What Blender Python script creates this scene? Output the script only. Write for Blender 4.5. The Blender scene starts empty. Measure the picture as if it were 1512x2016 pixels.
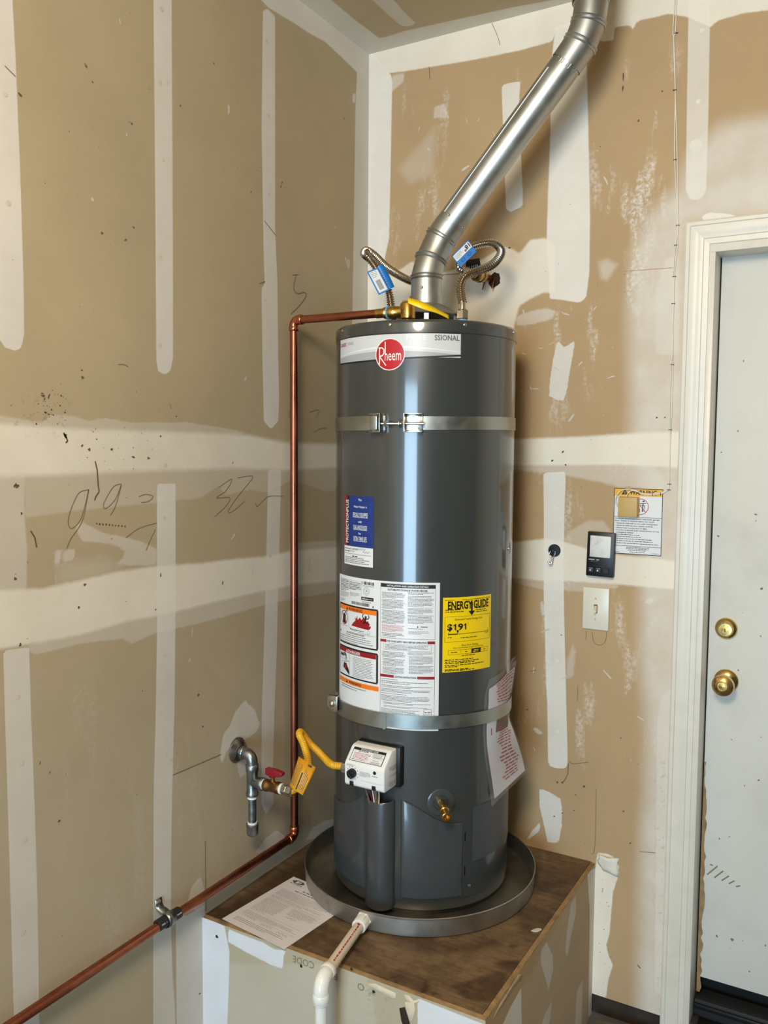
import bpy, bmesh, math, random
import numpy as np
from mathutils import Vector, Matrix
from mathutils.geometry import tessellate_polygon

scene = bpy.context.scene
COL = scene.collection
PI = math.pi
rnd = random.Random(7)

# ------------------------------------------------------------------ camera
CAM = np.array([1.4614, -2.4156, 1.6632])
YAW, PITCH, ROLL, FPX = .5238, -.0745, .0069, 1694.65
_c, _s, _cp, _sp = math.cos(YAW), math.sin(YAW), math.cos(PITCH), math.sin(PITCH)
FWD = np.array([-_s * _cp, _c * _cp, _sp])
_r = np.array([_c, _s, 0.0]); _u = np.cross(_r, FWD)
RIGHT = math.cos(ROLL) * _r + math.sin(ROLL) * _u
UP = -math.sin(ROLL) * _r + math.cos(ROLL) * _u
cd = bpy.data.cameras.new('camera'); cam = bpy.data.objects.new('camera', cd); COL.objects.link(cam)
cd.sensor_fit = 'HORIZONTAL'; cd.sensor_width = 36.0; cd.lens = 36.0 * FPX / 1512.0
cd.clip_start = .05; cd.clip_end = 100
M4 = Matrix.Identity(4)
for i in range(3):
    M4[i][0] = RIGHT[i]; M4[i][1] = UP[i]; M4[i][2] = -FWD[i]; M4[i][3] = CAM[i]
cam.matrix_world = M4
scene.camera = cam

# ------------------------------------------------------------------ light
scene.view_settings.view_transform = 'Standard'
scene.view_settings.look = 'None'
scene.view_settings.gamma = 1.0
scene.view_settings.use_curve_mapping = False
scene.view_settings.exposure = 0.0
w = bpy.data.worlds.new('world'); scene.world = w; w.use_nodes = True
w.node_tree.nodes['Background'].inputs[0].default_value = (.62, .74, .95, 1)
w.node_tree.nodes['Background'].inputs[1].default_value = 1.0
ROOM_X, ROOM_Y, ZC = 5.6, -6.2, 2.9035          # right wall, front wall with the garage door, ceiling
GD0, GD1, GDZ = .70, 2.30, 2.25                  # open garage door
def area(name, loc, target, sx, sy, power, col, spread=PI):
    d = bpy.data.lights.new(name, 'AREA'); d.shape = 'RECTANGLE'; d.size = sx; d.size_y = sy
    d.energy = power; d.color = col; d.spread = spread
    o = bpy.data.objects.new(name, d); COL.objects.link(o); o.location = loc
    o.rotation_euler = (Vector(target) - Vector(loc)).to_track_quat('-Z', 'Z').to_euler()
    return o
# daylight through the open garage door behind the camera
area('garage_door_daylight', ((GD0 + GD1) / 2, ROOM_Y - .02, GDZ / 2), ((GD0 + GD1) / 2, 0, GDZ / 2), GD1 - GD0, GDZ, 176, (.51, .77, 1.0))
# the bulb of the garage door opener under the ceiling behind the camera
bd = bpy.data.lights.new('opener_bulb', 'POINT'); bd.energy = 145; bd.color = (1, .87, .68); bd.shadow_soft_size = .28
bo = bpy.data.objects.new('opener_bulb', bd); COL.objects.link(bo); bo.location = (1.2, -2.75, 2.62)

# ------------------------------------------------------------------ measuring helpers (photo pixel -> point on a real plane)
def ray(px, py): return FWD + RIGHT * ((px - 756) / FPX) + UP * ((1008 - py) / FPX)
def onplane(px, py, ax, v):
    d = ray(px, py); return CAM + d * ((v - CAM[ax]) / d[ax])
def atdepth(px, py, dep): return CAM + ray(px, py) * dep
def LW(px, py, x=0.0): p = onplane(px, py, 0, x); return (p[1], p[2])
def BW(px, py, y=0.0): p = onplane(px, py, 1, y); return (p[0], p[2])
def HZ(px, py, z): p = onplane(px, py, 2, z); return (p[0], p[1])
TX, TY, TR = .3725, -.3101, .2431
ZB, ZT, ZP = .4777, 1.9777, .46
def TK(px, py, RR=TR):
    d = ray(px, py); o = CAM[:2] - (TX, TY)
    a = d[:2] @ d[:2]; b = 2 * o @ d[:2]; c = o @ o - RR * RR; q = b * b - 4 * a * c
    t = (-b - math.sqrt(q)) / 2 / a if q > 0 else -b / 2 / a
    return CAM + d * t
def cyl(th, z, r): return (TX + r * math.cos(th), TY + r * math.sin(th), z)
def rad(d): return math.radians(d)

# ------------------------------------------------------------------ materials
def lin(c): return tuple((v / 12.92 if v <= .04045 else ((v + .055) / 1.055) ** 2.4) for v in c)
def hx(r, g, b): return lin((r / 255, g / 255, b / 255))
def mat(name, rgb, rough=.5, metal=0.0, var=0.0, vscale=30, rvar=0.0, bump=0.0, bscale=200, coat=0.0, spec=.5, dark=None, darkscale=6, darkamt=0.0):
    m = bpy.data.materials.new(name); m.use_nodes = True; nt = m.node_tree; n = nt.nodes; l = nt.links
    b = n['Principled BSDF']; b.inputs['Base Color'].default_value = (*rgb, 1); b.inputs['Roughness'].default_value = rough
    b.inputs['Metallic'].default_value = metal; b.inputs['Coat Weight'].default_value = coat; b.inputs['Coat Roughness'].default_value = .08
    b.inputs['Specular IOR Level'].default_value = spec
    tc = n.new('ShaderNodeTexCoord')
    last = None
    if var or rvar or True:
        t = n.new('ShaderNodeTexNoise'); t.inputs['Scale'].default_value = vscale; t.inputs['Detail'].default_value = 6
        l.new(tc.outputs['Object'], t.inputs['Vector'])
        mr = n.new('ShaderNodeMapRange'); mr.inputs[1].default_value = .3; mr.inputs[2].default_value = .7
        mr.inputs[3].default_value = 1 - var; mr.inputs[4].default_value = 1 + var * .6
        l.new(t.outputs['Fac'], mr.inputs[0])
        mx = n.new('ShaderNodeMix'); mx.data_type = 'RGBA'; mx.blend_type = 'MULTIPLY'; mx.inputs[0].default_value = 1
        mx.inputs[6].default_value = (*rgb, 1)
        l.new(mr.outputs[0], mx.inputs[7]); last = mx.outputs[2]
        if dark:
            t2 = n.new('ShaderNodeTexNoise'); t2.inputs['Scale'].default_value = darkscale; t2.inputs['Detail'].default_value = 8; t2.inputs['Roughness'].default_value = .65
            l.new(tc.outputs['Object'], t2.inputs['Vector'])
            r2 = n.new('ShaderNodeMapRange'); r2.inputs[1].default_value = .5; r2.inputs[2].default_value = .68; r2.inputs[4].default_value = darkamt
            l.new(t2.outputs['Fac'], r2.inputs[0])
            m2 = n.new('ShaderNodeMix'); m2.data_type = 'RGBA'; m2.inputs[7].default_value = (*dark, 1)
            l.new(r2.outputs[0], m2.inputs[0]); l.new(last, m2.inputs[6]); last = m2.outputs[2]
        l.new(last, b.inputs['Base Color'])
        if rvar:
            rr = n.new('ShaderNodeMapRange'); rr.inputs[1].default_value = .3; rr.inputs[2].default_value = .7
            rr.inputs[3].default_value = max(.02, rough - rvar); rr.inputs[4].default_value = rough + rvar
            l.new(t.outputs['Fac'], rr.inputs[0]); l.new(rr.outputs[0], b.inputs['Roughness'])
    if bump:
        t3 = n.new('ShaderNodeTexNoise'); t3.inputs['Scale'].default_value = bscale; t3.inputs['Detail'].default_value = 4
        l.new(tc.outputs['Object'], t3.inputs['Vector'])
        bp = n.new('ShaderNodeBump'); bp.inputs['Strength'].default_value = bump; bp.inputs['Distance'].default_value = .002
        l.new(t3.outputs['Fac'], bp.inputs['Height']); l.new(bp.outputs[0], b.inputs['Normal'])
    return m

M = {}
M['jacket'] = mat('grey_enamel', hx(56, 59, 59), .3, var=.03, vscale=4, coat=1.0, bump=.015, bscale=9)
M['cover'] = mat('grey_cover_enamel', hx(62, 66, 68), .32, var=.03, coat=.5)
M['galv'] = mat('galvanised_steel', hx(188, 190, 188), .44, 1, var=.08, vscale=18, rvar=.05, bump=.02, bscale=30)
M['strapm'] = mat('zinc_strap', hx(176, 180, 176), .38, 1, var=.08, vscale=30, rvar=.06)
M['zinc'] = mat('zinc_plated', hx(205, 203, 196), .26, 1, var=.08, vscale=80, rvar=.08)
M['stainless'] = mat('stainless_corrugated', hx(200, 190, 176), .24, 1, var=.06, vscale=120)
M['copper'] = mat('copper_pipe', hx(178, 108, 82), .32, 1, var=.14, vscale=14, rvar=.08, dark=hx(110, 62, 48), darkscale=9, darkamt=.45)
M['copper2'] = mat('copper_fitting', hx(200, 122, 88), .26, 1, var=.14, vscale=40, rvar=.08)
M['brass'] = mat('brass', hx(206, 166, 92), .28, 1, var=.15, vscale=60, rvar=.1)
M['oldbrass'] = mat('tarnished_brass', hx(140, 106, 62), .4, 1, var=.25, vscale=60, rvar=.1)
M['doorbrass'] = mat('polished_brass', hx(226, 196, 128), .22, 1, var=.12, vscale=40, rvar=.08)
M['iron'] = mat('galvanised_iron', hx(150, 154, 154), .38, 1, var=.22, vscale=70, rvar=.1, bump=.1, bscale=160)
M['rust'] = mat('stained_flange', hx(172, 168, 160), .4, 1, var=.35, vscale=40, rvar=.15, dark=hx(58, 38, 24), darkscale=30, darkamt=.8)
M['ptfe'] = mat('white_thread_tape', hx(232, 232, 228), .6, var=.06, vscale=120, bump=.3)
M['panm'] = mat('galvanised_pan', hx(186, 184, 176), .46, 1, var=.10, vscale=10, rvar=.06, dark=hx(110, 102, 90), darkscale=7, darkamt=.5)
M['pvc'] = mat('cream_pvc', hx(226, 216, 198), .32, var=.05, vscale=18, coat=.15)
M['pvcw'] = mat('white_pvc', hx(234, 233, 228), .28, var=.03, vscale=18, coat=.2)
M['white'] = mat('white_vinyl', hx(226, 228, 230), .33, var=.01)
M['whitep'] = mat('white_plastic', hx(234, 234, 234), .36, var=.02)
M['paper'] = mat('white_paper', hx(222, 218, 224), .8, var=.03, vscale=14)
M['ink'] = mat('black_ink', hx(20, 20, 22), .5)
M['greyink'] = mat('grey_ink', hx(92, 92, 96), .6)
M['redink'] = mat('red_ink', hx(170, 30, 40), .5)
M['pinkink'] = mat('crimson_ink', hx(178, 60, 84), .6)
M['red'] = mat('red_enamel', hx(186, 24, 36), .3)
M['dkred'] = mat('dark_red_vinyl', hx(150, 22, 30), .4)
M['orange'] = mat('orange_vinyl', hx(240, 122, 28), .4)
M['yellow'] = mat('yellow_vinyl', hx(245, 208, 8), .4)
M['signyel'] = mat('amber_vinyl', hx(232, 172, 26), .4)
M['silver'] = mat('silver_vinyl', hx(206, 208, 210), .3)
M['silver2'] = mat('grey_vinyl', hx(168, 170, 176), .3)
M['blue'] = mat('blue_vinyl', hx(28, 56, 132), .4, var=.25, vscale=140)
M['tagblue'] = mat('blue_plastic_tag', hx(22, 118, 196), .35)
M['nipblue'] = mat('light_blue_plastic', hx(110, 176, 222), .4)
M['gasyel'] = mat('yellow_coated_hose', hx(226, 170, 30), .35, var=.06, vscale=60)
M['tagyel'] = mat('amber_card_tag', hx(226, 160, 26), .5, var=.06)
M['black'] = mat('black_plastic', hx(20, 20, 21), .4)
M['rubber'] = mat('dark_rubber', hx(34, 34, 36), .6)
M['redplastic'] = mat('crimson_handle', hx(134, 20, 38), .4)
M['trim'] = mat('off_white_trim_paint', hx(222, 217, 205), .35, var=.04, vscale=6, dark=hx(160, 145, 125), darkscale=14, darkamt=.12)
M['doorp'] = mat('white_door_paint', hx(214, 213, 206), .42, var=.04, vscale=3, dark=hx(150, 140, 126), darkscale=5, darkamt=.16)
M['plate'] = mat('almond_plastic', hx(226, 220, 204), .3, var=.02)
M['toggle'] = mat('ivory_plastic', hx(216, 204, 172), .35)
M['tanbox'] = mat('tan_plastic', hx(196, 164, 100), .5, var=.04)
M['wire'] = mat('white_wire', hx(226, 220, 204), .45)
M['staple'] = mat('dark_staple', hx(70, 66, 60), .4, .8)
M['plyedge'] = mat('raw_board_edge', hx(158, 128, 88), .8, var=.25, vscale=40, bump=.4, bscale=160, dark=hx(90, 64, 40), darkscale=14, darkamt=.6)
M['gypsum'] = mat('broken_gypsum', hx(214, 200, 176), .9, var=.12, vscale=60, bump=.5, bscale=120)
M['tornpaper'] = mat('torn_paper_edge', hx(196, 170, 132), .9, var=.2, vscale=50, bump=.4, bscale=120)
M['concrete'] = mat('dark_concrete', hx(92, 90, 88), .75, var=.25, vscale=7, bump=.2, bscale=60)
M['sillw'] = mat('dirty_sill', hx(52, 42, 34), .8, var=.35, vscale=20, bump=.3, bscale=60)
M['scrap'] = mat('grey_weathered_board', hx(98, 92, 82), .7, var=.25, vscale=16, bump=.2)
M['speck'] = mat('dark_scuff', hx(100, 80, 58), .9)
M['pencil'] = mat('pencil_graphite', hx(122, 107, 84), .8)
M['chalk'] = mat('red_chalk', hx(188, 146, 120), .9)
M['mudspot'] = mat('dried_compound', hx(206, 198, 186), .85, var=.05)
M['mudspot2'] = mat('bright_compound', hx(230, 225, 214), .85, var=.04)
M['chrome'] = mat('chrome', hx(214, 210, 202), .16, 1)
M['stamp'] = mat('faded_stamp_ink', hx(126, 116, 98), .9)
M['hole'] = mat('dark_hole', hx(44, 30, 22), .9)
# clear plastic of the document sleeve
pm = bpy.data.materials.new('clear_plastic'); pm.use_nodes = True
_n = pm.node_tree.nodes; _l = pm.node_tree.links
_tr = _n.new('ShaderNodeBsdfTransparent'); _tr.inputs[0].default_value = (.9, .9, .9, 1)
_gl = _n.new('ShaderNodeBsdfGlossy'); _gl.inputs['Roughness'].default_value = .15; _gl.inputs[0].default_value = (.9, .9, .9, 1)
_mx = _n.new('ShaderNodeMixShader'); _mx.inputs[0].default_value = .14
_l.new(_tr.outputs[0], _mx.inputs[1]); _l.new(_gl.outputs[0], _mx.inputs[2]); _l.new(_mx.outputs[0], _n['Material Output'].inputs[0])
M['clear'] = pm
# perforated steel of the air intake: dark round holes in grey enamel, laid out on the sheet's own UVs
def perforated():
    m = bpy.data.materials.new('perforated_steel'); m.use_nodes = True; n = m.node_tree.nodes; l = m.node_tree.links
    b = n['Principled BSDF']; b.inputs['Roughness'].default_value = .4
    uv = n.new('ShaderNodeUVMap')
    v = n.new('ShaderNodeTexVoronoi'); v.voronoi_dimensions = '2D'; v.inputs['Scale'].default_value = 1.0; v.inputs['Randomness'].default_value = 0.0
    mp = n.new('ShaderNodeMapping'); mp.inputs['Rotation'].default_value[2] = PI / 4; mp.inputs['Scale'].default_value = (215, 215, 1)
    l.new(uv.outputs[0], mp.inputs[0]); l.new(mp.outputs[0], v.inputs['Vector'])
    r = n.new('ShaderNodeMapRange'); r.inputs[1].default_value = .30; r.inputs[2].default_value = .38
    l.new(v.outputs['Distance'], r.inputs[0])
    mx = n.new('ShaderNodeMix'); mx.data_type = 'RGBA'; mx.inputs[6].default_value = (.004, .004, .004, 1); mx.inputs[7].default_value = (*hx(86, 90, 92), 1)
    l.new(r.outputs[0], mx.inputs[0]); l.new(mx.outputs[2], b.inputs['Base Color'])
    return m
M['perf'] = perforated()

# drywall paper with joint compound; the compound shapes are read from mesh attributes (signed distance, softness, opacity)
def drywall_mat(name, paper, tape, band, smear, rough=.85):
    m = bpy.data.materials.new(name); m.use_nodes = True; n = m.node_tree.nodes; l = m.node_tree.links
    b = n['Principled BSDF']; b.inputs['Roughness'].default_value = rough; b.inputs['Specular IOR Level'].default_value = .25
    tc = n.new('ShaderNodeTexCoord')
    def noise(scale, detail=5, rough_=.6, mapscale=None):
        t = n.new('ShaderNodeTexNoise'); t.inputs['Scale'].default_value = scale; t.inputs['Detail'].default_value = detail; t.inputs['Roughness'].default_value = rough_
        if mapscale:
            mp = n.new('ShaderNodeMapping'); mp.inputs['Scale'].default_value = mapscale; mp.inputs['Rotation'].default_value = (.5, .6, .3)
            l.new(tc.outputs['Object'], mp.inputs[0]); l.new(mp.outputs[0], t.inputs['Vector'])
        else: l.new(tc.outputs['Object'], t.inputs['Vector'])
        return t.outputs['Fac']
    def math_(op, a, b_=None, c_=None):
        q = n.new('ShaderNodeMath'); q.operation = op
        for i, v in enumerate((a, b_, c_)):
            if v is None: continue
            if isinstance(v, (int, float)): q.inputs[i].default_value = v
            else: l.new(v, q.inputs[i])
        return q.outputs[0]
    def rng(v, a, b_, c_, d_):
        q = n.new('ShaderNodeMapRange'); q.inputs[1].default_value = a; q.inputs[2].default_value = b_; q.inputs[3].default_value = c_; q.inputs[4].default_value = d_
        l.new(v, q.inputs[0]); return q.outputs[0]
    def attr(a):
        q = n.new('ShaderNodeAttribute'); q.attribute_name = a; return q.outputs['Fac']
    def mix(f, a, b_):
        q = n.new('ShaderNodeMix'); q.data_type = 'RGBA'
        l.new(f, q.inputs[0])
        for i, v in ((6, a), (7, b_)):
            if isinstance(v, tuple): q.inputs[i].default_value = (*v, 1)
            else: l.new(v, q.inputs[i])
        return q.outputs[2]
    big = noise(2.2, 4); fine = noise(90, 4); edge = noise(55, 5, .7); fib = noise(420, 2); blot = noise(9, 6, .65)
    scr = noise(14, 5, .6, (1, 1, .25))
    pv = math_('ADD', rng(big, .3, .7, .92, 1.07), rng(fib, .3, .7, -.05, .05))
    q = n.new('ShaderNodeMix'); q.data_type = 'RGBA'; q.blend_type = 'MULTIPLY'; q.inputs[0].default_value = 1; q.inputs[6].default_value = (*paper, 1); l.new(pv, q.inputs[7])
    col = q.outputs[2]
    # wide haze: overspray, scuffing, and cool light painted into the lower left wall
    hz = math_('MULTIPLY', attr('haze'), rng(blot, .3, .7, .72, 1.2))
    col = mix(math_('MINIMUM', hz, 1.0), col, tuple(smear))
    # white scuffs and trowel scratches
    sc = math_('MULTIPLY', attr('scuff'), math_('MULTIPLY', rng(scr, .56, .66, 0, 1), rng(fine, .42, .6, .1, 1)))
    col = mix(sc, col, tuple(smear))
    tot = None
    for key, c, amp in (('s', smear, .010), ('t', tape, .0022), ('b', band, .006)):
        sd = math_('ADD', attr(key + '_sd'), math_('MULTIPLY', math_('SUBTRACT', edge, .5), amp))
        k = math_('DIVIDE', sd, math_('MAXIMUM', attr(key + '_soft'), .0008))
        msk = n.new('ShaderNodeMapRange'); msk.interpolation_type = 'SMOOTHSTEP'; msk.inputs[1].default_value = -1; msk.inputs[2].default_value = 1
        l.new(k, msk.inputs[0])
        cov = math_('MULTIPLY', math_('MULTIPLY', msk.outputs[0], attr(key + '_op')), rng(blot, .3, .7, .9, 1.08))
        cov = math_('MINIMUM', cov, 1.0)
        qq = n.new('ShaderNodeMix'); qq.data_type = 'RGBA'; qq.blend_type = 'MULTIPLY'; qq.inputs[0].default_value = 1; qq.inputs[6].default_value = (*c, 1)
        l.new(rng(big, .3, .7, .95, 1.04), qq.inputs[7])
        col = mix(cov, col, qq.outputs[2])
        tot = cov if tot is None else math_('MAXIMUM', tot, cov)
    # dirt blots
    dm = math_('MULTIPLY', attr('dirt'), rng(edge, .55, .72, 0, 1))
    col = mix(dm, col, hx(72, 56, 40))
    l.new(col, b.inputs['Base Color'])
    h = math_('ADD', math_('MULTIPLY', tot, .6), math_('MULTIPLY', fine, .12))
    bp = n.new('ShaderNodeBump'); bp.inputs['Strength'].default_value = .5; bp.inputs['Distance'].default_value = .0012
    l.new(h, bp.inputs['Height']); l.new(bp.outputs[0], b.inputs['Normal'])
    return m
PAPER = hx(177, 162, 133); TAPE = hx(222, 219, 215); BAND = hx(230, 224, 211); SMEAR = hx(216, 211, 203)
M['dryL'] = drywall_mat('drywall_paper_and_compound', PAPER, TAPE, BAND, SMEAR)
M['dryB'] = drywall_mat('drywall_paper_scuffed', hx(184, 156, 119), hx(236, 232, 224), hx(238, 231, 216), hx(224, 218, 208))
M['dryC'] = drywall_mat('ceiling_drywall', hx(192, 175, 142), hx(222, 219, 208), hx(222, 219, 208), SMEAR)
M['dryP'] = drywall_mat('platform_drywall', hx(178, 168, 144), hx(218, 222, 228), hx(218, 222, 228), hx(202, 200, 194))
M['plain'] = mat('garage_drywall', hx(104, 100, 92), .9, var=.08, vscale=2)

# ------------------------------------------------------------------ object helpers
def put(name, me, m, parent=None, smooth=35):
    o = bpy.data.objects.new(name, me); COL.objects.link(o)
    if m is not None and not me.materials: me.materials.append(m)
    if smooth:
        me.shade_smooth()
        try: me.set_sharp_from_angle(angle=rad(smooth))
        except Exception: pass
    if parent: o.parent = parent
    return o
def tag(o, label=None, cat=None, group=None, kind=None):
    if label: o['label'] = label
    if cat: o['category'] = cat
    if group: o['group'] = group
    if kind: o['kind'] = kind
    return o
def thing(name, label, cat, group=None):
    return tag(bpy.data.objects.new(name, None), label, cat, group) if False else _thing(name, label, cat, group)
def _thing(name, label, cat, group):
    o = bpy.data.objects.new(name, None); COL.objects.link(o); o.empty_display_size = .05
    return tag(o, label, cat, group)
def settle(o, loc):
    """move an Empty to the thing's base, its parts staying where they are"""
    o.location = loc
    for c in o.children: c.matrix_parent_inverse = Matrix.Translation(-Vector(loc))

class MB:
    def __init__(s): s.v = []; s.f = []; s.bits = []
    def add(s, vs, fs):
        s.bits.append((vs, fs))
        k = len(s.v); s.v += [tuple(map(float, p)) for p in vs]; s.f += [tuple(i + k for i in f) for f in fs]; return s
    def build(s, name, m, parent=None, smooth=35):
        me = bpy.data.meshes.new(name); me.from_pydata(s.v, [], s.f); me.validate(); me.update()
        bm = bmesh.new(); bm.from_mesh(me); bmesh.ops.remove_doubles(bm, verts=bm.verts, dist=1e-6); bm.to_mesh(me); bm.free()
        return put(name, me, M[m] if isinstance(m, str) else m, parent, smooth)
    def tube(s, pts, r, seg=16, caps=True):
        P = [Vector(p) for p in pts]; N = len(P)
        rr = r if hasattr(r, '__len__') else [r] * N
        T = []
        for i in range(N):
            a = P[max(0, i - 1)]; b = P[min(N - 1, i + 1)]
            d1 = (P[i] - a).normalized() if i else None; d2 = (b - P[i]).normalized() if i < N - 1 else None
            t = (d1 + d2) if d1 is not None and d2 is not None else (d1 if d2 is None else d2)
            T.append((t.normalized(), d1, d2))
        ref = Vector((0, 0, 1)) if abs(T[0][0].z) < .9 else Vector((1, 0, 0))
        u = T[0][0].cross(ref).normalized(); vs = []; fs = []
        prev = T[0][0]
        for i in range(N):
            t = T[i][0]; ax = prev.cross(t)
            if ax.length > 1e-7: u = Matrix.Rotation(prev.angle(t), 3, ax.normalized()) @ u
            u = (u - t * u.dot(t)).normalized(); w_ = t.cross(u); prev = t
            m = 1.0; bd = None
            if T[i][1] is not None and T[i][2] is not None:
                c = T[i][1].dot(T[i][2]); h = math.sqrt(max(.05, (1 + c) / 2)); m = 1 / h
                bd = (T[i][2] - T[i][1]); bd = bd.normalized() if bd.length > 1e-5 else None
            for k in range(seg):
                a = 2 * PI * k / seg; q = (u * math.cos(a) + w_ * math.sin(a)) * rr[i]
                if bd is not None and m > 1.001: q = q + bd * q.dot(bd) * (m - 1)
                vs.append(P[i] + q)
        for i in range(N - 1):
            for k in range(seg):
                a = i * seg + k; b = i * seg + (k + 1) % seg
                fs.append((a, b, b + seg, a + seg))
        if caps: fs.append(tuple(reversed(range(seg)))); fs.append(tuple(range((N - 1) * seg, N * seg)))
        return s.add(vs, fs)
    def lathe(s, prof, org, axis=(0, 0, 1), seg=32, a0=0, a1=2 * PI, caps=False):
        """prof: (radius, height along axis)"""
        ax = Vector(axis).normalized(); ref = Vector((0, 0, 1)) if abs(ax.z) < .9 else Vector((1, 0, 0))
        u = ref.cross(ax).normalized(); w_ = ax.cross(u); O = Vector(org)
        if abs(ax.z) > .99: u = Vector((1, 0, 0)); w_ = Vector((0, 1 if ax.z > 0 else -1, 0))
        full = abs(a1 - a0 - 2 * PI) < 1e-6; n = seg if full else seg + 1
        vs = []; fs = []
        for (r, h) in prof:
            for k in range(n):
                a = a0 + (a1 - a0) * k / seg
                vs.append(O + ax * h + (u * math.cos(a) + w_ * math.sin(a)) * max(r, 1e-5))
        for i in range(len(prof) - 1):
            for k in range(seg):
                a = i * n + k; b = i * n + (k + 1) % n; fs.append((a, b, b + n, a + n))
        if caps: fs.append(tuple(reversed(range(n)))); fs.append(tuple(range((len(prof) - 1) * n, len(prof) * n)))
        return s.add(vs, fs)
    def box(s, c, size, ax=None, bev=0):
        """box with centre c, sizes along the three axes given (default world axes)"""
        A = [Vector(a).normalized() for a in (ax or ((1, 0, 0), (0, 1, 0), (0, 0, 1)))]
        bm = bmesh.new(); bmesh.ops.create_cube(bm, size=1)
        for v in bm.verts: v.co = Vector((v.co.x * size[0], v.co.y * size[1], v.co.z * size[2]))
        if bev: bmesh.ops.bevel(bm, geom=list(bm.edges), offset=bev, segments=2, affect='EDGES', profile=.5)
        C = Vector(c); bm.verts.index_update()
        s.add([C + A[0] * v.co.x + A[1] * v.co.y + A[2] * v.co.z for v in bm.verts], [[v.index for v in f.verts] for f in bm.faces]); bm.free()
        return s
    def prism(s, poly, fn, d0, d1, bev=0, segs=2):
        """2D polygon extruded; fn(u, v, d) -> point"""
        bm = bmesh.new(); n = len(poly)
        a = [bm.verts.new((p[0], p[1], d0)) for p in poly]; b = [bm.verts.new((p[0], p[1], d1)) for p in poly]
        bm.faces.new(a[::-1]); bm.faces.new(b)
        for i in range(n): bm.faces.new((a[i], a[(i + 1) % n], b[(i + 1) % n], b[i]))
        bmesh.ops.recalc_face_normals(bm, faces=bm.faces)
        if bev: bmesh.ops.bevel(bm, geom=list(bm.edges), offset=bev, segments=segs, affect='EDGES', profile=.5, clamp_overlap=True)
        bm.verts.index_update()
        s.add([fn(*v.co) for v in bm.verts], [[v.index for v in f.verts] for f in bm.faces]); bm.free()
        return s

def spline(P, n=12):
    P = [np.array(p, float) for p in P]; out = []
    Q = [2 * P[0] - P[1]] + P + [2 * P[-1] - P[-2]]
    for i in range(1, len(Q) - 2):
        for k in range(n):
            t = k / n; a, b, c, d = Q[i - 1:i + 3]
            out.append(.5 * (2 * b + (c - a) * t + (2 * a - 5 * b + 4 * c - d) * t * t + (3 * b - a - 3 * c + d) * t ** 3))
    out.append(P[-1]); return out
def resample(P, step):
    P = np.array(P); d = np.r_[0, np.cumsum(np.linalg.norm(np.diff(P, axis=0), axis=1))]
    n = max(2, int(d[-1] / step)); t = np.linspace(0, d[-1], n + 1)
    return np.stack([np.interp(t, d, P[:, k]) for k in range(3)], 1), t
def arc_path(a, b, c, r, n=8):
    """polyline a-b-c with a rounded corner at b"""
    a, b, c = Vector(a), Vector(b), Vector(c); d1 = (a - b).normalized(); d2 = (c - b).normalized()
    ang = d1.angle(d2); t = r / math.tan(ang / 2); p1 = b + d1 * t; p2 = b + d2 * t
    cen = b + (d1 + d2).normalized() * (r / math.sin(ang / 2)); out = []
    v1 = p1 - cen; v2 = p2 - cen; tot = v1.angle(v2); ax = v1.cross(v2).normalized()
    for i in range(n + 1): out.append(cen + Matrix.Rotation(tot * i / n, 3, ax) @ v1)
    return out

# ------------------------------------------------------------------ print on surfaces
_TC = {}
def text_geo(s, bold):
    k = (s, bold)
    if k not in _TC:
        cu = bpy.data.curves.new('t', 'FONT'); cu.body = s; cu.resolution_u = 2; cu.offset = bold
        ob = bpy.data.objects.new('t', cu); me = ob.to_mesh()
        vs = np.array([v.co[:2] for v in me.vertices]) if len(me.vertices) else np.zeros((1, 2)); fs = [tuple(p.vertices) for p in me.polygons]
        ob.to_mesh_clear(); bpy.data.objects.remove(ob); bpy.data.curves.remove(cu)
        _TC[k] = (vs, fs)
    return _TC[k]
SPLIT = {'orange_bar', 'red_bar', 'black_bar', 'swoosh', 'warning_triangle', 'tag_field', 'frame_field', 'badge', 'badge_rim', 'black_edge', 'logo_plate', 'amber_heading', 'printed_panel', 'panel_field', 'panel_box',
         'flames', 'dark_picture', 'black_box', 'bare_wood_edge', 'wall_hole', 'chalk_line', 'droplet_mark', 'red_rule'}      # pieces large enough to tell apart
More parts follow.
